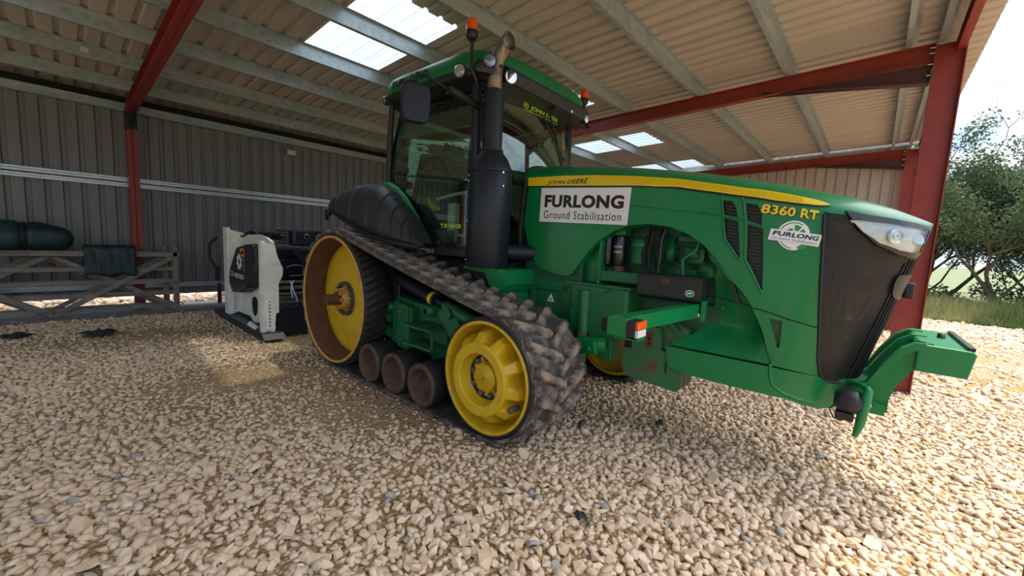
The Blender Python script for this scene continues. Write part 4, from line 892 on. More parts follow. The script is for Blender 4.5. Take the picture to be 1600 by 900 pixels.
# hood top shell
vlow = [(2.06, 2.139), (2.837, 2.105), (3.23, 2.085), (3.54, 2.053), (3.93, 1.981), (4.053, 1.934), (4.149, 1.91), (4.255, 1.856), (4.372, 1.838), (4.637, 1.80), (4.9, 1.78), (5.15, 1.775)]
ss = [2.06+(3.95-2.06)*i/26 for i in range(27)]+[3.95+1.2*i/26 for i in range(1, 27)]
vs = []; nv_ = 17
for s in ss:
    xt = s if s <= 3.95 else 3.95+1.005*sin((s-3.95)/1.2*pi/2)**(2/2.6)
    zs = lerp(ZT, xt)-.17; v0 = lerp(vlow, s); row = [v0+(zs+.3-v0)*(k/(nv_-1)) for k in range(nv_)]
    L = [hood(s, v, .001, -1) for v in row]; R = [hood(s, v, .001, 1) for v in row[:-1]]; vs += L+list(reversed(R))
m_ = 2*nv_-1; vb = MB(); vb.add(vs, [(i*m_+k, i*m_+k+1, (i+1)*m_+k+1, (i+1)*m_+k) for i in range(len(ss)-1) for k in range(m_-1)], True)
ht = vb.build('hood_top', M['green'], T)
vb = MB(); vb.add(vs[:m_]+[(2.07, -.44, 1.5), (2.07, .44, 1.5)], [tuple(range(m_))+(m_+1, m_)]); vb.build('hood_rear_seal', M['seal'], T)
vb = MB(); vb.tube([(v[0]-.01, v[1]*1.0, v[2]) for v in vs[:m_]], .012, 6); vb.build('hood_seal', M['seal'], T)
vb = MB(); vb.tube([(2.085, -.47, 2.20), (2.06, -.47, 1.95), (2.03, -.46, 1.72), (2.04, -.44, 1.42)], .022, 8); vb.build('hood_edge_seal', M['seal'], T)
# lettering on the hood
f = lambda s, v, o: hood(s, v, o, -1)
stk = [(2.262, 1.798), (3.158, 1.772), (3.171, 2.073), (2.269, 2.111)]
pl = sheet('sign_panel', stk, [], f, .003, M['white'], T, off=.003)
def sub(q, x0, y0, x1, y1):
    def P(a, b): return ((q[0][0]*(1-a)+q[1][0]*a)*(1-b)+(q[3][0]*(1-a)+q[2][0]*a)*b, (q[0][1]*(1-a)+q[1][1]*a)*(1-b)+(q[3][1]*(1-a)+q[2][1]*a)*b)
    return [P(x0, y0), P(x1, y0), P(x1, y1), P(x0, y1)]
text('lettering_name', 'FURLONG', sub(stk, .055, .43, .945, .80), f, .001, .0065, M['ink'], pl, bold=.048, space=1.08)
text('lettering_trade', 'Ground Stabilisation', sub(stk, .055, .10, .935, .335), f, .001, .0065, M['ink'], pl, space=1.12)
q = [(2.325, 2.128), (2.775, 2.108), (2.775, 2.168), (2.325, 2.180)]
text('maker_lettering_edge', 'JOHN DEERE', q, f, .0005, .0075, M['txt_yellow'], ht, bold=.07, shear=.25)
text('maker_lettering', 'JOHN DEERE', sub(q, .012, .08, .988, .92), f, .0006, .0086, M['ink'], ht, shear=.25, bold=.012)
q = [(4.012, 1.862), (4.237, 1.815), (4.231, 1.868), (4.010, 1.925)]
text('model_lettering_edge', '8360 RT', [(a+.003, b-.004) for a, b in q], f, .0006, .003, M['ink'], T, bold=.055, shear=.15)
text('model_lettering', '8360 RT', q, f, .0006, .0042, M['txt_yellow'], T, bold=.025, shear=.15)
# round company logo
C0 = (4.147, 1.719); RX, RY = .0675, .093
def circ(rx, ry, n=48, a0=0, a1=2*pi, c=C0): return [(c[0]+rx*cos(a0+(a1-a0)*i/n), c[1]-.012*(rx*cos(a0+(a1-a0)*i/n))/.0675+ry*sin(a0+(a1-a0)*i/n)) for i in range(n)]
lg = sheet('logo_disc', circ(RX, RY), [], f, .001, M['white'], T, off=.003, st=.02)
def arc_band(rx, ry, w, a0, a1, n=20): 
    return circ(rx, ry, n, a0, a1)+list(reversed(circ(rx-w*.72, ry-w, n, a0, a1)))
sheet('logo_ring', arc_band(.060, .083, .006, radians(60), radians(175)), [], f, .0006, M['logo_green'], lg, off=.0045, st=.02)
sheet('logo_ring', arc_band(.060, .083, .004, radians(195), radians(275)), [], f, .0006, M['ink'], lg, off=.0045, st=.02)
for a0, a1 in ((100, 60), (52, 22)):
    sheet('logo_arrow', arc_band(.050, .066, .034, radians(a1), radians(a0), 8), [], f, .0006, M['logo_green'], lg, off=.0046, st=.02)
sheet('logo_arrow', arc_band(.052, .050, .022, radians(2), radians(28), 8), [], f, .0006, M['logo_green'], lg, off=.0046, st=.02)
sheet('logo_arrow', arc_band(.042, .045, .028, radians(105), radians(150), 8), [], f, .0006, M['logo_green'], lg, off=.0046, st=.02)
sheet('logo_leaf', smooth_poly([(4.165, 1.645), (4.19, 1.668), (4.218, 1.668), (4.205, 1.640), (4.185, 1.628)], 2), [], f, .0006, M['logo_green'], lg, off=.0046, st=.02)
bn = [(4.050, 1.690), (4.262, 1.652), (4.266, 1.725), (4.055, 1.762)]
sheet('logo_banner', bn, [], f, .001, M['white'], lg, off=.0055, st=.02)
text('logo_name', 'FURLONG', sub(bn, .05, .46, .955, .86), f, .0005, .007, M['ink'], lg, bold=.04, space=1.05, shear=.1)
text('logo_trade', 'Ground Stabilisation', sub(bn, .05, .12, .95, .38), f, .0005, .007, M['grey_ink'], lg)

# ---- engine seen through the arch
u = MB(); u.box((3.35, -.08, 1.5), (1.3, .30, .85), bev=.04); eng = u.build('engine_block', M['engine_green'], T)
u = MB(); u.box((2.81, -.33, 1.50), (.19, .02, .46)); u.box((2.92, -.34, 1.45), (.02, .18, .40)); u.build('bay_wall', M['green'], T)
u = MB()
for (x, r) in ((2.945, .045), (3.055, .055)): u.lathe([(0, 1.43), (r*.9, 1.43), (r, 1.445), (r, 1.675), (r*.9, 1.69), (0, 1.69)], (x, -.33, 0), 'z', 28)
fo = u.build('oil_filter', M['gloss_black'], T)
u = MB(); u.box((3.0, -.33, 1.715), (.24, .12, .05), bev=.01); u.build('filter_head', M['frame_green'], fo)
u = MB(); u.lathe([(.045, 1.385), (.05, 1.43)], (3.055, -.33, 0), 'z', 24); u.build('filter_bowl', M['rust'], fo)
def fmap(a, b, o): ang = -pi/2+a; return (3.055+(.055+o)*cos(ang), -.33+(.055+o)*sin(ang), b)
text('filter_print', '1R 0749', [(-.65, 1.585), (.65, 1.585), (.65, 1.605), (-.65, 1.605)], fmap, .0005, .0005, M['white'], fo)
text('filter_print', '1R 0750', [(-.65, 1.54), (.65, 1.54), (.65, 1.56), (-.65, 1.56)], fmap, .0005, .0005, M['white'], fo)
u = MB(); u.lathe([(0, 1.45), (.062, 1.45), (.068, 1.48), (.068, 1.60), (.074, 1.605), (.074, 1.62), (.055, 1.665), (.03, 1.68), (0, 1.68)], (3.215, -.30, 0), 'z', 28); u.build('fuel_filter', M['frame_green'], T)
u = MB(); u.lathe([(0, 1.47), (.02, 1.47), (.03, 1.50), (.045, 1.505), (.045, 1.62), (.03, 1.63), (.03, 1.69), (0, 1.69)], (3.47, -.27, 0), 'z', 20); u.box((3.66, -.26, 1.55), (.15, .10, .13), bev=.02); u.lathe([(0, -.34), (.035, -.34), (.04, -.3)], (3.66, 0, 1.56), 'y', 16); u.lathe([(0, -.30), (.07, -.30), (.075, -.26)], (3.75, 0, 1.45), 'y', 20); u.box((3.62, -.24, 1.68), (.2, .1, .05), bev=.01); u.box((3.64, -.24, 1.42), (.22, .1, .06), bev=.01); u.build('fuel_pump', M['frame_green'], T)
r = random.Random(11)
hp_ = [[(3.33, -.34, 1.40), (3.32, -.36, 1.55), (3.33, -.32, 1.76)], [(3.38, -.30, 1.40), (3.38, -.33, 1.6), (3.39, -.28, 1.76)], [(3.29, -.34, 1.40), (3.27, -.35, 1.55), (3.30, -.3, 1.76)]]
for h in hp_: u = MB(); u.tube(h, .014, 10); u.build('hose', M['seal'], T)
u = MB(); u.tube([(3.60, -.33, 1.38), (3.585, -.34, 1.52), (3.68, -.33, 1.60), (3.70, -.30, 1.72)], .017, 10); u.build('green_pipe', M['green'], T)
u = MB(); u.tube([(3.40, -.33, 1.40), (3.41, -.34, 1.66), (3.42, -.30, 1.76)], .008, 8); u.build('steel_pipe', M['bolt'], T)
u = MB()
for k in range(26):
    x0, z0 = r.uniform(3.25, 3.8), r.uniform(1.38, 1.75); p = [(x0, r.uniform(-.34, -.26), z0)]
    for _ in range(3): p.append((p[-1][0]+r.uniform(-.06, .06), r.uniform(-.35, -.26), p[-1][2]+r.uniform(-.07, .07)))
    u.tube(p, r.uniform(.003, .007), 6)
for k in range(8):
    x0 = r.uniform(2.88, 3.1); u.tube([(x0, -.33, 1.34), (x0+r.uniform(-.05, .05), -.36, 1.38), (x0+r.uniform(-.08, .08), -.33, 1.42)], .004, 6)
u.build('pipework', M['engine_green'], T, kind='stuff')
u = MB(); u.box((3.08, -.34, 1.34), (.42, .16, .09), bev=.01); u.box((2.91, -.42, 1.36), (.05, .02, .10), bev=.006); u.build('filter_bracket', M['frame_green'], T)
# black tool box
u = MB(); u.box((3.565, -.455, 1.315), (.475, .20, .155), bev=.008); tb = u.build('tool_box', M['black'], T)
u = MB(); u.box((3.565, -.455, 1.392), (.485, .21, .012), bev=.003); u.build('lid', M['black'], tb)
u = MB(); u.box((3.55, -.56, 1.355), (.05, .012, .04), bev=.004); u.tube([(3.54, -.565, 1.33), (3.57, -.565, 1.345)], .006, 6); u.build('catch', M['rust'], tb)
ym = lambda a, b, o: (a, -.556-o, b)
lo1 = sheet('maker_badge', smooth_poly([(3.70, 1.262), (3.755, 1.262), (3.755, 1.305), (3.70, 1.305)], 2), [], ym, .001, M['logo_green'], tb, off=0, smooth=False)
sheet('badge_edge', smooth_poly([(3.697, 1.259), (3.758, 1.259), (3.758, 1.308), (3.697, 1.308)], 2), [], ym, .0005, M['white'], tb, off=-.0003, smooth=False)
DEER = [(0.02, .55), (.20, .66), (.45, .66), (.60, .80), (.66, 1.0), (.70, .84), (.80, .80), (.95, .72), (.80, .66), (.72, .50), (.80, .30), (.98, .22), (.80, .20), (.62, .40), (.45, .46), (.28, .38), (.12, .12), (.10, .0), (.02, .10), (.14, .42), (.06, .50)]
sheet('leaping_deer', [(3.708+a*.04, 1.270+b*.027) for a, b in DEER], [], ym, .0008, M['white'], tb, off=.001, smooth=False)
# marker lamp arm
u = MB(); u.prism([(3.735, 1.13), (3.815, 1.13), (3.815, 1.225), (3.735, 1.225)], 'y', -.40, -.62)
vs = [(3.72, -.45, 1.11), (3.79, -.45, 1.11), (3.79, -.45, 1.21), (3.72, -.45, 1.21), (3.585, -1.42, 1.105), (3.665, -1.42, 1.105), (3.665, -1.42, 1.195), (3.585, -1.42, 1.195)]
u = MB(); u.add(vs, [(0, 1, 2, 3), (4, 7, 6, 5), (0, 4, 5, 1), (1, 5, 6, 2), (2, 6, 7, 3), (3, 7, 4, 0)])
u.box((3.81, -.47, 1.16), (.03, .06, .15), bev=.004); u.box((3.635, -1.455, 1.145), (.12, .09, .105), bev=.006); u.box((3.69, -1.44, 1.085), (.14, .10, .008))
ar = u.build('lamp_arm', M['green'], T)
u = MB(); u.lathe([(0, -.50), (.018, -.50), (.02, -.45)], (3.775, 0, 1.125), 'y', 12); u.build('arm_bolt', M['steel'], ar)
u = MB(); u.box((3.715, -1.44, 1.143), (.060, .12, .094), bev=.008); lm = u.build('marker_lamp', M['black'], T)
u = MB(); u.box((3.752, -1.44, 1.166), (.022, .110, .046), bev=.006); u.build('amber_lens', M['amber'], lm)
u = MB(); u.box((3.752, -1.44, 1.119), (.022, .110, .042), bev=.006); u.build('clear_lens', M['label'], lm)
# saddle weights below
u = MB()
u.prism([(3.20, .99), (3.20, .60), (3.235, .525), (3.66, .495), (3.69, .53), (3.69, .72), (3.65, .78), (3.52, .80), (3.50, .97), (3.38, .97), (3.38, 1.0), (3.26, 1.0)], 'y', -.432, -.385)
we = u.build('side_weight', M['rusty_green'], T)
for k in range(1, 5):
    u = MB(); u.prism([(3.22, .97), (3.22, .60), (3.26, .525), (3.66, .495), (3.695, .53), (3.695, .98), (3.6, 1.03), (3.42, 1.03)], 'y', -.425+k*.05, -.385+k*.05); u.build('weight_slab', M['rusty_green'], we)
u = MB(); u.box((3.42, -.43, .865), (.06, .012, .13), bev=.003); u.build('wear_plate', M['rust'], we)
u = MB(); u.lathe([(0, -.44), (.013, -.44), (.013, -.43)], (3.42, 0, .875), 'y', 10); u.lathe([(0, -.44), (.012, -.44), (.012, -.43)], (3.42, 0, .835), 'y', 10); u.build('plate_holes', M['dark'], we)
u = MB(); u.box((3.245, -.428, .80), (.06, .02, .07)); u.build('weight_slot', M['dark'], we)
u = MB(); u.prism([(3.555, .62), (3.575, .62), (3.575, .72), (3.555, .72)], 'y', -.432, -.42); u.build('weight_groove', M['dark'], we)
u = MB(); u.tube([(3.30, -.38, 1.0), (3.42, -.40, 1.045), (3.56, -.40, 1.03), (3.62, -.40, .96)], .03, 10); u.build('lift_handle', M['frame_green'], we)
# ---- front support
u = MB(); u.box((4.45, 0, .74), (.75, .56, .16), bev=.02); sup = u.build('front_support', M['frame_green'], T)
def arm_prof(y0, y1):
    b = MB(); b.prism([(4.66, .80), (4.74, .845), (4.80, .97), (4.87, 1.085), (4.93, 1.13), (5.0, 1.13), (5.0, 1.0), (4.93, .96), (4.88, .86), (4.845, .75), (4.84, .66), (4.72, .66), (4.66, .68)], 'y', y0, y1); return b
u = arm_prof(-.30, -.255); u.prism([(4.66, .80), (4.74, .845), (4.80, .97), (4.87, 1.085), (4.93, 1.13), (4.97, 1.13), (4.96, 1.10), (4.90, 1.06), (4.83, .95), (4.77, .82), (4.70, .78)], 'y', -.335, -.255); u.build('support_arm', M['green'], sup)
u = arm_prof(.02, .06); u.build('support_arm', M['green'], sup)
u = arm_prof(.26, .33); u.build('support_arm', M['green'], sup)
u = MB(); u.prism([(4.70, .66), (4.84, .66), (4.87, .84), (4.82, .84), (4.74, .75)], 'y', -.26, .30); u.prism([(4.80, .86), (4.90, 1.04), (4.98, 1.08), (4.98, 1.04), (4.92, 1.0), (4.84, .86)], 'y', -.26, .30); u.build('support_web', M['green'], sup)
u = MB()
def wb_(v): 
    return v
u.prism([(4.935, .965), (5.145, .965), (5.165, 1.105), (5.15, 1.12), (4.95, 1.125), (4.935, 1.11)], 'y', -.33, .42)
o = u.build('weight_carrier', M['green'], sup); bv = o.modifiers.new('bev', 'BEVEL'); bv.width = .008; bv.segments = 2
u = MB(); u.box((5.145, .045, 1.128), (.03, .70, .022), bev=.004); u.build('carrier_edge_bar', M['black'], sup)
u = MB(); u.lathe([(0, 1.15), (.018, 1.15), (.02, 1.12)], (5.07, .10, 0), 'z', 14); u.build('carrier_pin', M['black'], sup)
u = MB(); u.prism([(4.76, .66), (4.84, .66), (4.84, .72), (4.76, .74)], 'y', -.335, -.25)
for z in (.68, .70, .72, .74): u.box((4.848, -.28, z), (.01, .06, .008))
u.build('arm_foot', M['green'], sup)
# guard hoop and black work lamp under the nose
u = MB(); u.tube([(4.745, -.46, .845), (4.750, -.47, .83), (4.745, -.47, .75), (4.735, -.47, .62), (4.72, -.46, .535)], [.012, .022, .026, .024, .014], 12); u.tube([(4.66, -.30, .82), (4.72, -.40, .835), (4.75, -.46, .83)], .016, 10); u.build('guard_hoop', M['green'], sup)
u = MB(); u.lathe([(0, 4.60), (.040, 4.60), (.066, 4.63), (.072, 4.70), (.060, 4.735), (0, 4.735)], (0, -.44, .735), 'x', 28); u.box((4.66, -.43, .64), (.09, .08, .05), bev=.01); bl_ = u.build('work_lamp', M['black'], T)
u = MB(); u.lathe([(0, 4.775), (.02, 4.77), (.04, 4.75), (.045, 4.735)], (0, -.44, .735), 'x', 20); u.build('lamp_glass', M['label'], bl_)
u = MB(); u.tube([(4.61, -.44, .70), (4.585, -.44, .66), (4.61, -.44, .61), (4.65, -.43, .60)], .004, 6); u.build('cable', M['seal'], bl_)
u = MB(); u.box((4.885, .03, 1.405), (.05, .10, .10), bev=.012); nb = u.build('nose_catch', M['black'], T)
u = MB(); u.box((2.42, 0, 1.45), (.66, .84, .50), bev=.02); u.box((2.5, 0, 1.9), (.8, .8, .5), bev=.02); u.build('inner_bulkhead', M['engine_green'], T)
sheet('grille_patch_mask', [(4.40, .86), (4.68, .82), (4.88, 1.72), (4.34, 1.80)], [[(4.573, 1.374), (4.625, 1.38), (4.634, 1.163), (4.594, 1.147)], [(4.636, 1.381), (4.748, 1.35), (4.678, 1.17), (4.648, 1.165)], [(4.635, 1.525), (4.745, 1.603), (4.742, 1.543), (4.668, 1.474), (4.639, 1.462)]], lambda a, b, o: (a, .12+o, b), .006, M['anthracite'], T, smooth=False)  # added dark sheet whose holes shape the bright patches behind the grille
# radiator things behind the grille
u = MB(); u.box((4.36, 0, 1.30), (.03, .70, .85)); u.build('radiator', M['dark'], T)
u = MB(); u.box((4.47, -.22, 1.25), (.05, .05, .80), bev=.01); u.tube([(4.50, -.3, .9), (4.56, -.1, 1.35), (4.52, .1, 1.6)], .015, 8); u.build('radiator_post', M['grey_steel'], T)
u = MB(); u.tube([(4.60, -.02, 1.02), (4.72, -.04, 1.38)], .01, 8); u.tube([(4.50, -.30, 1.0), (4.52, -.28, 1.50)], .012, 8); u.build('grille_stay', M['grey_steel'], T)

# ================================================================ CAB
def cabx(x, y): return 0
GX = 1.66; CW = .80                                          # windshield plane, half width
# door outline in (x,z): rear pillar, bottom, front pillar
def door_y(x, z): return -(.80+.05*max(0, min(1, (1.66-x)/1.3))-.09*max(0, (z-2.15)/.85)**2)
DO = [(.40, 3.06), (.36, 2.62), (.33, 2.26), (.36, 2.18), (.55, 2.09), (.78, 1.93), (1.0, 1.74), (1.16, 1.56), (1.24, 1.50), (1.64, 1.50), (1.645, 2.3), (1.62, 3.06)]
for sg in (-1, 1):
    dm = lambda a, b, o, sg=sg: (a, sg*(-door_y(a, b)+o), b)
    fr = sheet('door_frame', [(a+(a-1.05)*.035, b+(b-2.3)*.02) for a, b in DO], [[(1.05+(a-1.05)*.94, 2.28+(b-2.28)*.955) for a, b in DO]], dm, .03, M['gloss_black'], T, off=-.025, st=.08)
    sheet('door_glass', [(1.05+(a-1.05)*.96, 2.28+(b-2.28)*.97) for a, b in DO], [], dm, .005, M['glass'], T, off=-.012, st=.06)
    if sg < 0:
        text('glass_lettering', 'FURLONG', [(.42, 2.895), (1.52, 2.92), (1.53, 3.025), (.42, 3.0)], dm, .0008, .0, M['ink'], T, bold=.03)
        text('glass_model_number', '8360 RT', [(1.23, 1.70), (1.54, 1.70), (1.54, 1.745), (1.23, 1.745)], dm, .0008, .0, M['lime'], T, bold=.02, mirror=True)
    else:
        text('glass_lettering', 'FURLONG', [(.62, 2.84), (1.50, 2.84), (1.50, 2.97), (.62, 2.97)], dm, .0008, .0, M['ink'], T, bold=.03)
# pillars
for sg in (-1, 1):
    u = MB(); u.tube([(1.69, sg*.775, 1.45), (1.715, sg*.79, 2.2), (1.69, sg*.80, 3.06)], .045, 10); u.build('front_pillar', M['satin_black'], T)
    u = MB(); u.tube([(.30, sg*.85, 2.16), (.33, sg*.865, 2.6), (.36, sg*.86, 3.06)], .035, 8); u.build('rear_pillar', M['black'], T)
    # green swept strip
    pts = [(.28, 2.20), (.40, 2.195), (.55, 2.13), (.72, 2.01), (.88, 1.86), (1.03, 1.70), (1.14, 1.55)]
    vs = []
    for i, (a, b) in enumerate(pts):
        w = .05*(1-.55*i/6); vs += [(a, sg*.875, b+w*.4), (a-.02, sg*.925, b), (a-w*.9, sg*.935, b-w*.6)]
    u = MB(); u.add(vs, [(i*3+k, i*3+k+1, i*3+k+4, i*3+k+3) for i in range(len(pts)-1) for k in range(2)], True); u.build('swept_trim', M['green'], T)
    # fender
    Tc = [(-.62, 2.00), (-.55, 2.07), (-.34, 2.15), (.055, 2.185), (.42, 2.14), (.62, 2.05), (.80, 1.91), (.96, 1.77), (1.08, 1.64), (1.19, 1.535)]
    Bc = [(-.46, 1.88), (-.38, 1.86), (-.22, 1.80), (.10, 1.70), (.48, 1.60), (.75, 1.56), (.95, 1.53), (1.08, 1.515), (1.20, 1.505), (1.34, 1.50)]
    vs = []; nn = 108; mm = 14
    def LL(P, t): k = t*(len(P)-1); i = min(int(k), len(P)-2); q = k-i; return (P[i][0]*(1-q)+P[i+1][0]*q, P[i][1]*(1-q)+P[i+1][1]*q)
    for i in range(nn+1):
        t = i/nn; a = LL(Tc, t); b = LL(Bc, t)
        rib = .022*(1 if (t*9.0) % 1 < .84 else 0)*(1-abs(2*t-1)**6)
        for k in range(mm+1):
            s = k/mm; ang = s*pi/2; yo = .86+.34*sin(ang)**.8*(1-.35*max(0, t-.55)/.45) ; h = cos(ang)**.75 if s < 1 else 0
            x = a[0]*(h)+b[0]*(1-h); z = a[1]*h+b[1]*(1-h)
            vs.append((x, sg*(yo+rib*(.3 if k in (0, mm) else 1)), z+rib*h*.8))
    u = MB(); u.add(vs, [(i*(mm+1)+k, i*(mm+1)+k+1, (i+1)*(mm+1)+k+1, (i+1)*(mm+1)+k) for i in range(nn) for k in range(mm)], True)
    fe = u.build('fender', M['fender'], T); fe.data.set_sharp_from_angle(angle=radians(30)); so = fe.modifiers.new('t', 'SOLIDIFY'); so.thickness = .012
    u = MB(); u.tube([(LL(Bc, i/20)[0], sg*(1.205-.10*max(0, i/20-.55)), LL(Bc, i/20)[1]-.01) for i in range(21)], .022, 8); u.build('fender_edge', M['black'], fe)
    for pl in ([(.52, 1.02, 2.02), (.60, 1.0, 2.04), (.70, .985, 2.0)], [(.70, 1.10, 1.80), (.80, 1.04, 1.86), (.88, 1.0, 1.84)], [(.86, 1.10, 1.62), (.92, 1.08, 1.72), (.98, 1.02, 1.74)]):
        u = MB(); u.tube([(a, sg*(b+.03), z) for a, b, z in pl], .012, 8); u.build('fender_bead', M['fender'], fe)
    u = MB(); u.box((-.52, sg*1.19, 1.84), (.10, .05, .07), bev=.01); u.box((-.56, sg*1.19, 1.79), (.03, .04, .08), bev=.008); u.build('fender_hook', M['black'], fe)
# windshield (bowed) with frame
def ws(a, b, o): return (1.70+.10*(1-(a/.80)**2)+.03*sin((b-1.5)/1.6*pi)+o, a, b)
sheet('windshield', [(-.74, 1.55), (.74, 1.55), (.755, 3.06), (-.755, 3.06)], [], ws, .005, M['glass'], T, st=.12)
u = MB(); u.tube([ws(a, 3.075, 0) for a in (-.78, -.5, -.2, .2, .5, .78)], .022, 8); u.tube([ws(a, 1.53, 0) for a in (-.78, -.5, -.2, .2, .5, .78)], .03, 8); u.build('windshield_frame', M['black'], T)
q = [(-.225, 3.005), (.52, 3.005), (.52, 3.055), (-.225, 3.055)]
text('glass_maker_lettering', 'JOHN DEERE', [(-.13, 2.975), (.42, 2.975), (.42, 3.035), (-.13, 3.035)], ws, .0008, .008, M['lime'], T, bold=.025, shear=.2)
sheet('glass_underline', [(-.225, 2.965), (.42, 2.965), (.42, 2.971), (-.225, 2.971)], [], ws, .0008, M['lime'], T, off=.007, st=.2)
sheet('glass_badge', smooth_poly([(-.225, 2.985), (-.155, 2.985), (-.155, 3.05), (-.225, 3.05)], 2), [smooth_poly([(-.215, 2.994), (-.165, 2.994), (-.165, 3.041), (-.215, 3.041)], 2)], ws, .0008, M['lime'], T, off=.007, st=.2)
sheet('glass_deer', [(-.212+a*.044, 2.998+b*.038) for a, b in DEER], [], ws, .0008, M['lime'], T, off=.007, st=.2)
# rear window with the maker name facing out, seen mirrored through the door
def rw(a, b, o): return (.27-.05*(1-(a/.75)**2)+(b-1.9)*.06-o, -a, b)
sheet('rear_window', [(-.80, 2.10), (.80, 2.10), (.80, 3.05), (-.80, 3.05)], [], rw, .005, M['glass'], T, st=.2)
text('rear_glass_lettering', 'JOHN DEERE', [(-.42, 2.86), (.25, 2.86), (.25, 2.94), (-.42, 2.94)], rw, .0008, .006, M['lime'], T, bold=.01, shear=.2)
# body below the glass
u = MB(); u.box((.75, 0, 1.50), (1.95, 1.46, .06), bev=.01); u.box((1.42, -.79, 1.455), (.50, .12, .08), bev=.01); u.box((1.42, .79, 1.455), (.50, .12, .08), bev=.01); u.build('cab_floor', M['black'], T)
u = MB(); u.box((.30, 0, 1.75), (.40, 1.36, .50), bev=.05); u.prism([(.1, 1.5), (.35, 2.12), (.62, 2.0), (1.10, 1.53)], 'y', -.83, -.70); u.prism([(.1, 1.5), (.35, 2.12), (.62, 2.0), (1.10, 1.53)], 'y', .70, .83); u.build('wheel_housing', M['black'], T)
u = MB(); u.box((1.60, 0, 1.62), (.12, 1.2, .20), bev=.03); u.box((1.02, -.70, 1.60), (.5, .1, .16), bev=.02); u.build('door_sill', M['cab_grey'], T)
u = MB(); u.box((1.45, -.55, 1.57), (.28, .22, .10), bev=.02); u.build('foot_well_trim', M['cab_grey'], T)
# seat, wheel, console
u = MB(); u.box((.70, .02, 2.02), (.48, .50, .14), bev=.05); u.box((.46, .02, 2.38), (.14, .46, .60), bev=.06, rot=Matrix.Rotation(-.12, 3, 'Y')); u.box((.42, .02, 2.74), (.10, .26, .18), bev=.05); u.box((.60, .02, 1.78), (.36, .36, .36), bev=.04); se = u.build('driver_seat', M['seat'], T)
u = MB(); u.box((.72, -.36, 2.20), (.55, .16, .10), bev=.03, rot=Matrix.Rotation(.15, 3, 'Y')); u.box((.95, -.36, 2.30), (.16, .12, .16), bev=.03); u.tube([(.86, -.34, 2.2), (.88, -.34, 2.42)], .022, 10); u.build('arm_console', M['seat'], se)
u = MB(); u.tube([(1.45, 0, 1.6), (1.28, 0, 2.20)], [.09, .05], 14); st = u.build('steering_column', M['seat'], T)
c = Vector((1.25, 0, 2.28)); n = Vector((-.45, 0, .9)).normalized(); a_ = Vector((0, 1, 0)); b_ = n.cross(a_)
u = MB(); u.tube([c+a_*.20*cos(t*pi/16)+b_*.20*sin(t*pi/16) for t in range(33)], .016, 8, caps=False)
for t in (0, 2.1, 4.2): u.tube([c, c+a_*.2*cos(t)+b_*.2*sin(t)], .014, 6)
u.build('steering_wheel', M['black'], st)
u = MB(); u.box((1.06, -.50, 2.50), (.10, .20, .22), bev=.02); u.tube([(1.05, -.45, 2.1), (1.06, -.48, 2.45)], .02, 8); u.box((1.0, -.50, 2.24), (.18, .16, .20), bev=.03); u.tube([(.45, -.42, 2.40), (.75, -.48, 2.50), (.98, -.5, 2.25)], .05, 10); mo = u.build('monitor', M['trim'], T)
u = MB(); u.lathe([(0, -.62), (.03, -.62), (.055, -.625), (.06, -.60)], (1.08, 0, 2.53), 'y', 18); u.build('monitor_dial', M['seat'], mo)
u = MB(); u.tube([(.92, -.62, 2.03), (1.2, -.55, 2.09), (1.45, -.45, 2.12)], .018, 8); u.build('grab_rail', M['label'], T)
u = MB(); u.tube([(.80, -.66, 2.04), (.86, -.66, 1.97), (.94, -.66, 1.92), (1.0, -.65, 1.92)], [.018, .035, .035, .02], 8); u.build('yellow_bag', M['lime'], T)
u = MB(); u.box((1.19, -.60, 1.80), (.12, .08, .36), bev=.02); u.box((1.30, -.58, 1.60), (.22, .12, .10), bev=.03); u.build('pedal_post', M['label'], T)
# ---- roof
def rp(n, hx, hy, cx, z, e=6.0): 
    out = []
    for k in range(n):
        a = 2*pi*k/n; c, s = cos(a), sin(a); x = cx+hx*math.copysign(abs(c)**(2/e), c); y = hy*math.copysign(abs(s)**(2/e), s)
        if c > 0: x += .07*(1-(y/hy)**2)
        out.append((x, y, z))
    return out
n = 72
def loft(rows, name, m, parent, cap=(True, True)):
    vs = []; 
    for r_ in rows: vs += r_
    fs = [(i*n+k, i*n+(k+1) % n, (i+1)*n+(k+1) % n, (i+1)*n+k) for i in range(len(rows)-1) for k in range(n)]
    u = MB(); u.add(vs, fs, True)
    if cap[0]: u.add(rows[0], [tuple(range(n))])
    if cap[1]: u.add(rows[-1], [tuple(range(n))])
    o = u.build(name, m, parent); o.data.set_sharp_from_angle(angle=radians(40)); return o
cx = 1.04
rf = loft([rp(n, .80, .77, cx, 3.075), rp(n, .86, .88, cx, 3.08), rp(n, .88, .925, cx, 3.11), rp(n, .875, .935, cx, 3.165), rp(n, .875, .935, cx, 3.175)], 'cab_roof', M['black'], T)
loft([rp(n, .877, .937, cx, 3.172), rp(n, .882, .943, cx, 3.20), rp(n, .88, .942, cx, 3.285), rp(n, .85, .912, cx, 3.33), rp(n, .76, .80, cx, 3.37), rp(n, .5, .55, cx, 3.40), rp(n, .2, .2, cx, 3.405)], 'roof_cap', M['green'], rf)
u = MB(); u.prism([(1.62, 3.03), (1.98, 3.06), (2.02, 3.17), (1.90, 3.23), (1.62, 3.2)], 'y', -.70, .70); o = u.build('front_visor', M['black'], rf); bv = o.modifiers.new('b', 'BEVEL'); bv.width = .02; bv.segments = 3
for sg in (-1, 1):
    u = MB(); c0 = (1.80, sg*.82, 3.145); u.box(c0, (.26, .22, .13), bev=.05, rz=sg*.6); u.build('light_pod', M['black'], rf)
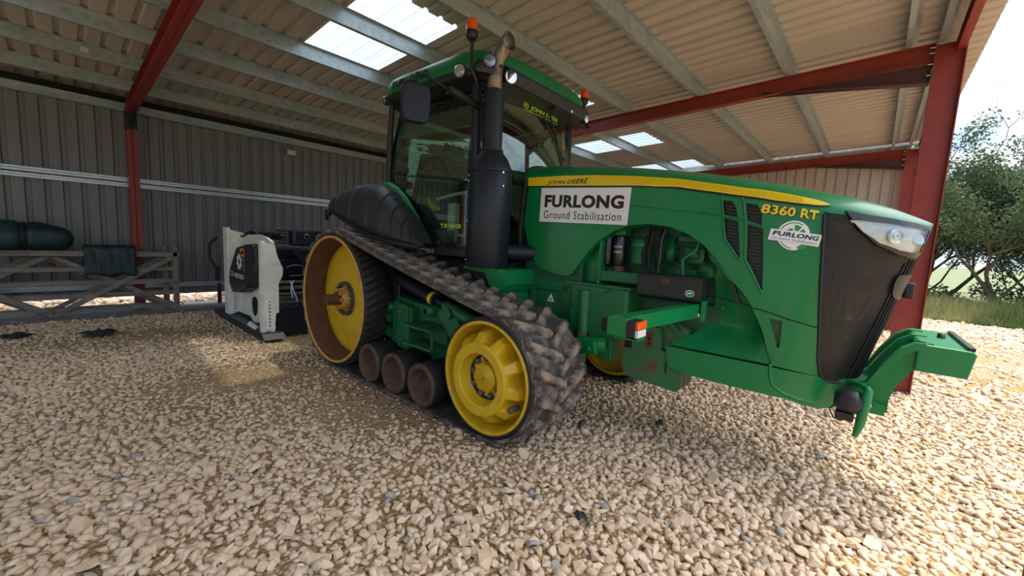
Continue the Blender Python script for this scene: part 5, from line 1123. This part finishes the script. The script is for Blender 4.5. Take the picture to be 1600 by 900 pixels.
def roundlight(c, d, r, nm='roof_light'):
    d = Vector(d).normalized(); c = Vector(c); u = MB(); u.tube([c-d*.05, c], r*1.12, 24); o = u.build(nm, M['black'], T)
    a_ = d.orthogonal().normalized(); b_ = d.cross(a_); rows = []
    u = MB(); u.tube([c-d*.005, c+d*.004, c+d*.012], [r, r*.95, r*.3], 24); u.build('lens', M['clear'], o); u = MB(); u.tube([c-d*.02, c+d*.002], [r*.4, r*.93], 24); u.build('bowl', M['chrome'], o)
for (c, d, r) in (((1.60, -.945, 3.155), (.35, -1, -.1), .060), ((1.93, -.88, 3.19), (.8, -.6, -.1), .055), ((1.995, -.655, 3.11), (1, -.35, -.12), .062), ((1.98, .60, 3.11), (1, -.15, -.12), .050), ((1.96, .77, 3.10), (.95, -.05, -.1), .045), ((.33, -.945, 3.12), (-.1, -1, 0), .045)): roundlight(c, d, r)
u = MB(); u.lathe([(0, 0), (.01, 0)], (2.03, .2, 3.05), 'x', 8); u.tube([(2.02, .33, 3.06), (2.035, .33, 3.055)], .014, 10); u.build('washer_jet', M['chrome'], rf)
rs = lambda a, b, o: (a, -(.9465+o), b)
text('roof_lettering', 'FURLONG', [(.50, 3.205), (1.12, 3.205), (1.12, 3.278), (.50, 3.278)], rs, .002, .001, M['ink'], rf, bold=.03)
# beacons
for sg in (-1, 1):
    bx, by = 1.78, sg*.97
    u = MB()
    if sg < 0: u.tube([(1.74, -.80, 2.95), (1.80, -.93, 3.05), (bx, by, 3.15), (bx, by+.01, 3.36)], .016, 10); u.tube([(bx-.0, by-.02, 3.375), (bx, by-.02, 3.41)], .022, 8)
    else: u.tube([(1.80, .80, 3.02), (1.86, 1.0, 3.06), (bx+.0, by+.02, 3.15), (bx, by, 3.36)], .014, 10)
    zb = 3.36 if sg < 0 else 3.34
    st = u.build('beacon_stalk', M['black'], T)
    u = MB(); u.lathe([(0, zb), (.03, zb), (.052, zb+.03), (.056, zb+.075), (.054, zb+.08)], (bx, by, 0), 'z', 28); u.build('beacon_base', M['black'], st)
    u = MB(); u.lathe([(.053, zb+.078), (.051, zb+.13), (.044, zb+.165), (.025, zb+.185), (0, zb+.19)], (bx, by, 0), 'z', 28); u.build('beacon_lens', M['amber'], st)
# mirror
u = MB(); u.tube([(1.74, -.80, 2.84), (1.70, -1.16, 2.89)], .028, 8); u.box((1.73, -.98, 2.875), (.04, .36, .05), bev=.01, rot=Matrix.Rotation(-.13, 3, 'X')); u.tube([(1.70, -1.15, 2.90), (1.70, -1.42, 2.945), (1.70, -1.49, 2.93), (1.70, -1.50, 2.86)], .012, 8); ma = u.build('mirror_arm', M['black'], T)
def mir(hy, hz, d0, d1):
    pl_ = [(hy*math.copysign(abs(cos(t*pi/20))**.42, cos(t*pi/20)), hz*math.copysign(abs(sin(t*pi/20))**.42, sin(t*pi/20))) for t in range(40)]
    Rm = Matrix.Rotation(-.35, 3, 'Z'); b = MB(); b.prism([(a*(1+.06*c/hz), c) for a, c in pl_], 'x', d0, d1, fn=lambda x, y, z: tuple(Rm @ Vector((x, y, z))+Vector((1.70, -1.50, 2.685)))); return b
u = mir(.120, .158, -.035, .05); mi = u.build('mirror', M['satin_black'], ma); bv = mi.modifiers.new('b', 'BEVEL'); bv.width = .022; bv.segments = 3
u = mir(.10, .145, -.040, -.034); u.build('mirror_glass', M['chrome'], ma)
# far mirror peeking over the hood
u = MB(); u.tube([(1.74, .80, 2.40), (1.75, 1.18, 2.50)], .014, 8); u.box((2.0, 1.0, 2.46), (.06, .03, .03)); u.build('far_grab_handle', M['black'], T)
# wiper
u = MB(); u.tube([(1.94, .19, 3.06), ws(.20, 3.03, .03), ws(.42, 2.72, .02)], .010, 6); u.tube([ws(.10, 2.98, .012), ws(.62, 2.60, .012)], .008, 6); u.box((1.93, .16, 3.055), (.08, .12, .03), bev=.01); u.build('wiper', M['black'], T)
# antenna
u = MB(); u.tube([(1.0, .60, 3.36), (1.0, .60, 3.93)], [.004, .0025], 6); u.build('antenna', M['black'], T)
u = MB(); u.tube([(2.33, .62, 2.30), (2.40, .62, 2.42)], [.02, .03], 10); u.tube([(2.33, .62, 1.9), (2.33, .62, 2.31)], .02, 10); u.build('far_air_horn', M['black'], T)

# ================================================================ SOIL STABILISER behind the tractor
G = empty('soil_stabiliser', (3.4, 7.3, 0), 0, 'white and black soil stabiliser attachment standing behind the tractor', 'attachment')
def gb(mb, nm, m, parent=None, **k):
    if parent is None or parent is G: mb.v = [(v[0]-3.4, v[1]-7.3, v[2]) for v in mb.v]; return mb.build(nm, m, G, **k)
    mb.v = [(v[0]-3.4, v[1]-7.3, v[2]) for v in mb.v]; return mb.build(nm, m, parent, **k)
u = MB(); u.prism([(6.45, .14), (6.45, 1.42), (6.66, 1.475), (7.01, 1.515), (7.4, 1.50), (8.2, 1.50), (8.2, .16), (7.75, .17), (7.5, .18), (7.28, .10), (7.10, .14)], 'x', 2.02, 2.06)
sw = gb(u, 'side_plate', M['cream'])
# far column
def column(ynear, yfar, z1, parent, gus):
    u = MB(); u.box((1.90, (ynear+yfar)/2, (z1+.06)/2+.03), (.05, yfar-ynear, z1-.06), bev=.006); c = gb(u, 'column', M['cream'], parent)
    u = MB(); u.prism(gus, 'y', ynear-.012, ynear); gb(u, 'gusset', M['cream'], c)
    return c
c1 = column(8.12, 8.36, 1.57, None, [(1.895, .12), (1.895, 1.565), (2.10, 1.525), (2.13, 1.49), (2.05, 1.42), (2.05, .55), (2.02, .16)])
c2 = column(6.40, 6.52, 1.40, None, [(1.90, .14), (1.90, 1.41), (2.03, 1.395), (2.05, 1.36), (2.08, 1.22), (2.15, 1.04), (2.145, .94), (2.09, .82), (2.09, .40), (2.05, .39), (2.03, .12)])
u = MB(); u.box((1.955, 6.384, .37), (.085, .012, .42), bev=.003); gb(u, 'slide_plate', M['cream'], c2)
u = MB(); u.box((1.955, 8.10, .37), (.085, .012, .42), bev=.003); gb(u, 'slide_plate', M['cream'], c1)
for (yy, cc) in ((6.378, c2), (8.094, c1)):
    u = MB()
    for k in range(8): u.tube([(1.965, yy, .22+k*.05), (1.965, yy-.003, .22+k*.05)], .011, 10)
    gb(u, 'adjusting_holes', M['dark'], cc, kind='stuff')
u = MB(); u.box((1.874, 6.46, 1.10), (.006, .05, .46)); gb(u, 'slot', M['tag_orange' if False else 'cream'], c2)
u = MB(); u.tube([(1.80, 8.42, 1.42), (1.72, 8.55, 1.30), (1.72, 8.55, 1.05), (1.80, 8.45, .85)], .022, 10); u.box((1.80, 8.45, .80), (.06, .08, .25), bev=.01); u.box((1.82, 8.45, .45), (.05, .07, .35), bev=.01); gb(u, 'hose', M['seal'])
# black chain cover
cov = [(7.467, 1.289), (7.021, 1.357), (6.53, 1.386), (6.53, .98), (7.02, .70), (7.337, .592), (7.757, .552), (7.925, .725), (7.886, .90)]
u = MB(); u.prism(cov, 'x', 1.84, 2.02); cv = gb(u, 'chain_cover', M['anthracite']); bv = cv.modifiers.new('b', 'BEVEL'); bv.width = .015; bv.segments = 2
u = MB()
for (a, b) in cov: 
    u.tube([(1.84, 7.25+(a-7.25)*.9, 1.0+(b-1.0)*.9), (1.832, 7.25+(a-7.25)*.9, 1.0+(b-1.0)*.9)], .012, 8)
gb(u, 'cover_bolts', M['steel'], cv, kind='stuff')
fl_ = lambda a, b, o: (1.838-o-3.4, a-7.3, b)
text('maker_lettering', 'WIRTGEN', [(7.60, .815), (7.10, .815), (7.10, .89), (7.60, .89)], fl_, .0006, .001, M['label'], cv, bold=.02)
sheet('maker_emblem', [(7.80, .82), (7.66, .82), (7.66, .90), (7.80, .90)], [[(7.775, .835), (7.685, .835), (7.685, .885), (7.775, .885)]], fl_, .0006, M['label'], cv, off=.001, smooth=False)
text('side_lettering', 'WIRTGEN GROUP', [(7.08, .93), (7.08, 1.17), (7.05, 1.17), (7.05, .93)], fl_, .0006, .001, M['label'], cv)
gear = []
for k in range(32): a = 2*pi*k/32; r_ = (.135 if (k//2) % 2 else .105); gear.append((7.30+r_*1.1*cos(a), 1.08+r_*sin(a)))
sheet('gear_emblem', gear, [[(7.30+.045*cos(a*pi/8), 1.08+.04*sin(a*pi/8)) for a in range(16)]], fl_, .0006, M['label'], cv, off=.001, smooth=False)
for (y0, z0, y1, z1, p) in ((7.25, 1.17, 7.03, 1.29, cv), ):
    sheet('warning_sticker', [(y0, z0), (y1, z0), (y1, z1), (y0, z1)], [], fl_, .0006, M['tag_orange'], p, off=.001, smooth=False)
    sheet('sticker_print', [(y0-.04, z0+.03), (y1+.04, z0+.03), (y1+.05, z1-.03), (y0-.06, z1-.04)], [], fl_, .0006, M['ink'], p, off=.002, smooth=False)
f2 = lambda a, b, o: (2.018-o-3.4, a-7.3, b)
sheet('warning_sticker', [(6.72, .42), (6.56, .42), (6.56, .53), (6.72, .53)], [], f2, .0006, M['tag_orange'], sw, off=.001, smooth=False)
sheet('side_opening', smooth_poly([(7.37, .516), (7.10, .54), (7.08, .335), (7.20, .20), (7.36, .27)], 2), [], f2, .001, M['dark'], sw, off=.001, smooth=False)
u = MB(); u.prism([(6.62, .16), (6.95, .20), (7.12, .10), (7.16, .04), (7.08, .02), (6.98, .06), (6.7, .10)], 'x', 1.86, 1.89); u.tube([(1.85, 7.11, .065), (1.90, 7.11, .065)], .02, 12); gb(u, 'depth_arm', M['cream'])
u = MB(); u.prism([(6.20, .05), (6.35, .02), (8.9, .02), (8.98, .08), (8.9, .12), (6.30, .12)], 'x', 1.84, 2.12); gb(u, 'skid', M['satin_black'])
# body, hood box, deflector and chains seen between skid and track
u = MB(); u.box((3.5, 7.35, .92), (2.9, 1.3, .75), bev=.05); u.box((3.3, 6.75, 1.06), (2.3, .25, .22), bev=.03); bo_ = gb(u, 'rotor_housing', M['navy'])
u = MB(); u.box((2.72, 6.60, 1.49), (.78, .22, .24), bev=.035); bx = gb(u, 'control_box', M['navy'])
u = MB(); u.box((2.72, 6.484, 1.49), (.66, .012, .19), bev=.004); gb(u, 'box_panel', M['navy'], bx)
u = MB(); u.lathe([(.028, 6.470), (.042, 6.472), (.045, 6.48)], (2.52, 0, 1.515), 'y', 24); gb(u, 'panel_ring', M['bolt'], bx)
u = MB()
for k in range(5): u.box((2.25, 6.66, 1.41+k*.045), (.12, .2, .025), bev=.01)
gb(u, 'hose_bundle', M['seal'])
u = MB(); u.prism([(2.30, 1.33), (2.42, 1.33), (2.60, 1.07), (3.0, 1.07), (3.0, 1.03), (2.5, 1.03)], 'y', 6.48, 6.52); u.box((2.75, 6.56, 1.20), (.5, .04, .2)); gb(u, 'lattice_frame', M['navy'])
r = random.Random(5); u = MB()
for k in range(14):
    x = r.uniform(2.05, 2.4); y = r.uniform(7.1, 7.9); u.tube([(x-.12, y, 1.46), (x, y-.03, 1.52+r.uniform(0, .04)), (x+.14, y, 1.46), (x+.3, y, 1.43)], .013, 8)
gb(u, 'hydraulic_hoses', M['seal'], None, kind='stuff')
u = MB(); u.tube([(2.22, 6.45, 1.05), (2.30, 6.40, 1.09), (2.42, 6.40, 1.08), (2.50, 6.42, .98), (2.40, 6.42, .93), (2.26, 6.42, .93)], .010, 8); gb(u, 'cable_loop', M['bolt'])
u = MB(); u.box((3.3, 6.62, .54), (2.4, .34, .05), rot=Matrix.Rotation(.35, 3, 'X')); u.box((3.3, 6.50, .75), (2.4, .05, .05)); u.box((3.3, 6.50, .66), (2.4, .03, .03)); u.box((3.3, 6.50, .83), (2.4, .08, .03)); gb(u, 'deflector', M['grey_steel'])
u = MB(); u.box((3.3, 6.455, .48), (2.4, .03, .09), bev=.006); de = gb(u, 'rubber_clamp', M['anthracite'])
u = MB()
for k in range(12): u.tube([(2.22+k*.13, 6.44, .485), (2.22+k*.13, 6.425, .485)], .012, 8)
gb(u, 'clamp_bolts', M['steel'], de, kind='stuff')
u = MB(); u.box((3.3, 6.46, .26), (2.4, .02, .40)); gb(u, 'rubber_flap', M['satin_black'])
u = MB(); u.tube([(2.26, 6.42, .85), (2.29, 6.40, .72), (2.33, 6.40, .62), (2.36, 6.42, .53)], .012, 8); u.tube([(2.30, 6.41, .86), (2.26, 6.40, .74), (2.28, 6.40, .60)], .009, 8); gb(u, 'chain', M['galv'])

# ================================================================ TREES, GRASS
def leaves(name, centres, n, size, seed, m, parent, rad):
    g = np.random.default_rng(seed); C = np.array(centres); i = g.integers(0, len(C), n); d = g.normal(0, 1, (n, 3)); d /= np.linalg.norm(d, axis=1)[:, None]; r_ = g.random(n)**.5
    P = C[i]+d*(r_*rad)[:, None]*np.array([1, 1, .75]); a = g.normal(0, 1, (n, 3)); a /= np.linalg.norm(a, axis=1)[:, None]; b = np.cross(a, g.normal(0, 1, (n, 3))); b /= np.linalg.norm(b, axis=1)[:, None]
    s = size*g.uniform(.6, 1.3, n)[:, None]; V = np.stack([P-a*s, P+b*s*.5, P+a*s, P-b*s*.5], 1).reshape(-1, 3); F = np.arange(4*n).reshape(-1, 4)
    return np_mesh(name, V, F, m, g.random(n), parent)
def tree(x, y, h, spread, seed, label, nl=9000, lean=0.0, bare=0.0):
    r = random.Random(seed); t = empty('hawthorn_tree', (x, y, 0), 0, label, 'tree', 'hedgerow trees beyond the yard'); ends = []; mb = MB()
    def br(p, d, L, rad, lv):
        pts = [Vector(p)]; d = Vector(d).normalized(); q = pts[0].copy()
        for i in range(4):
            d = (d+Vector((r.uniform(-.25, .25)+lean*.06, r.uniform(-.25, .25), r.uniform(-.08, .16)))).normalized(); q = q+d*L/4; pts.append(q.copy())
            if lv >= 2: ends.append(tuple(q))
        mb.tube(pts, [rad*(1-.15*i) for i in range(5)], 6 if lv > 0 else 8)
        if lv < 3:
            for _ in range(3 if lv < 2 else 3):
                k = r.randint(1, 4); dd = (d+Vector((r.uniform(-1, 1), r.uniform(-1, 1), r.uniform(-.3, .7)))*.95).normalized(); br(pts[k], dd, L*r.uniform(.6, .8), rad*.5, lv+1)
    for k in range(4): br((r.uniform(-.25, .25), r.uniform(-.25, .25), 0), (r.uniform(-.8, .8)*spread, r.uniform(-.8, .8)*spread, 1), h*.42, .075, 0)
    mb.build('branches', M['bark'], t, kind='stuff')
    o = leaves('leaves', ends, int(nl*(1-bare)), .052, seed, M['leaf'], t, .40); o['kind'] = 'stuff'
    return t
tl = [('low bushy hawthorn between the red posts', 21.0, 2.2, 4.2), ('hawthorn tree just right of the big red post', 19.6, -.3, 4.6), ('tallest leafy hawthorn behind the first one', 21.8, -1.6, 5.4),
      ('wide hawthorn with twisted open branches near the right picture edge', 19.0, -3.3, 4.4), ('leafy hawthorn at the right picture edge', 20.4, -5.2, 5.0), ('hawthorn hidden mostly by the tractor nose', 22.0, 5.0, 4.4), ('hawthorn outside the right picture edge', 19.8, -7.4, 4.8)]
for i, (lb, x, y, h) in enumerate(tl): tree(x, y, h*1.3, .9, 20+i, lb, nl=26000)
t = tree(20.2, -3.9, 6.8, .35, 77, 'half bare dead-topped tree rising above the hedge at the right edge', nl=1500, bare=.6)
tree(25.0, -.4, 8.4, .6, 90, 'farther tall tree showing above the hedge beside the red post', nl=16000)
tree(-13.0, 6.0, 6.5, .9, 61, 'hedge tree left of the shed, outside the picture', nl=16000)
tree(-14.0, 10.5, 7.0, .9, 62, 'taller hedge tree left of the shed, outside the picture', nl=16000)
g = np.random.default_rng(5); n = 60000
X = g.uniform(16.3, 18.9, n); Y_ = g.uniform(-9, 8, n); hh = g.uniform(.25, .75, n)*(0.7+.5*np.sin(X*2+Y_*1.3)**2)*np.clip((X-16.2)*1.5, .35, 1); w = g.uniform(.006, .014, n); an = g.uniform(0, pi, n); lx = g.normal(0, .13, n); ly = g.normal(0, .13, n)
V = np.stack([np.stack([X-w*np.cos(an), Y_-w*np.sin(an), 0*X], 1), np.stack([X+w*np.cos(an), Y_+w*np.sin(an), 0*X], 1), np.stack([X+lx, Y_+ly, hh], 1)], 1).reshape(-1, 3)
o = np_mesh('tall_grass', V, np.arange(3*n).reshape(-1, 3), M['grass'], np.clip(g.random(n)*.6+.45*(np.sin(Y_*1.7+X) > .3), 0, 1)); tag(o, 'strip of tall green and straw coloured grass along the yard edge', 'grass', kind='stuff')
# low sprigs of undergrowth at the foot of the hedge
o = leaves('undergrowth', [(18.9+random.uniform(-.4, .4), -9+i*.35, random.uniform(.25, .8)) for i in range(50)], 14000, .06, 9, M['leaf'], None, .45); tag(o, 'dark low undergrowth along the foot of the hedge', 'undergrowth', kind='stuff')
bpy.context.view_layer.update()
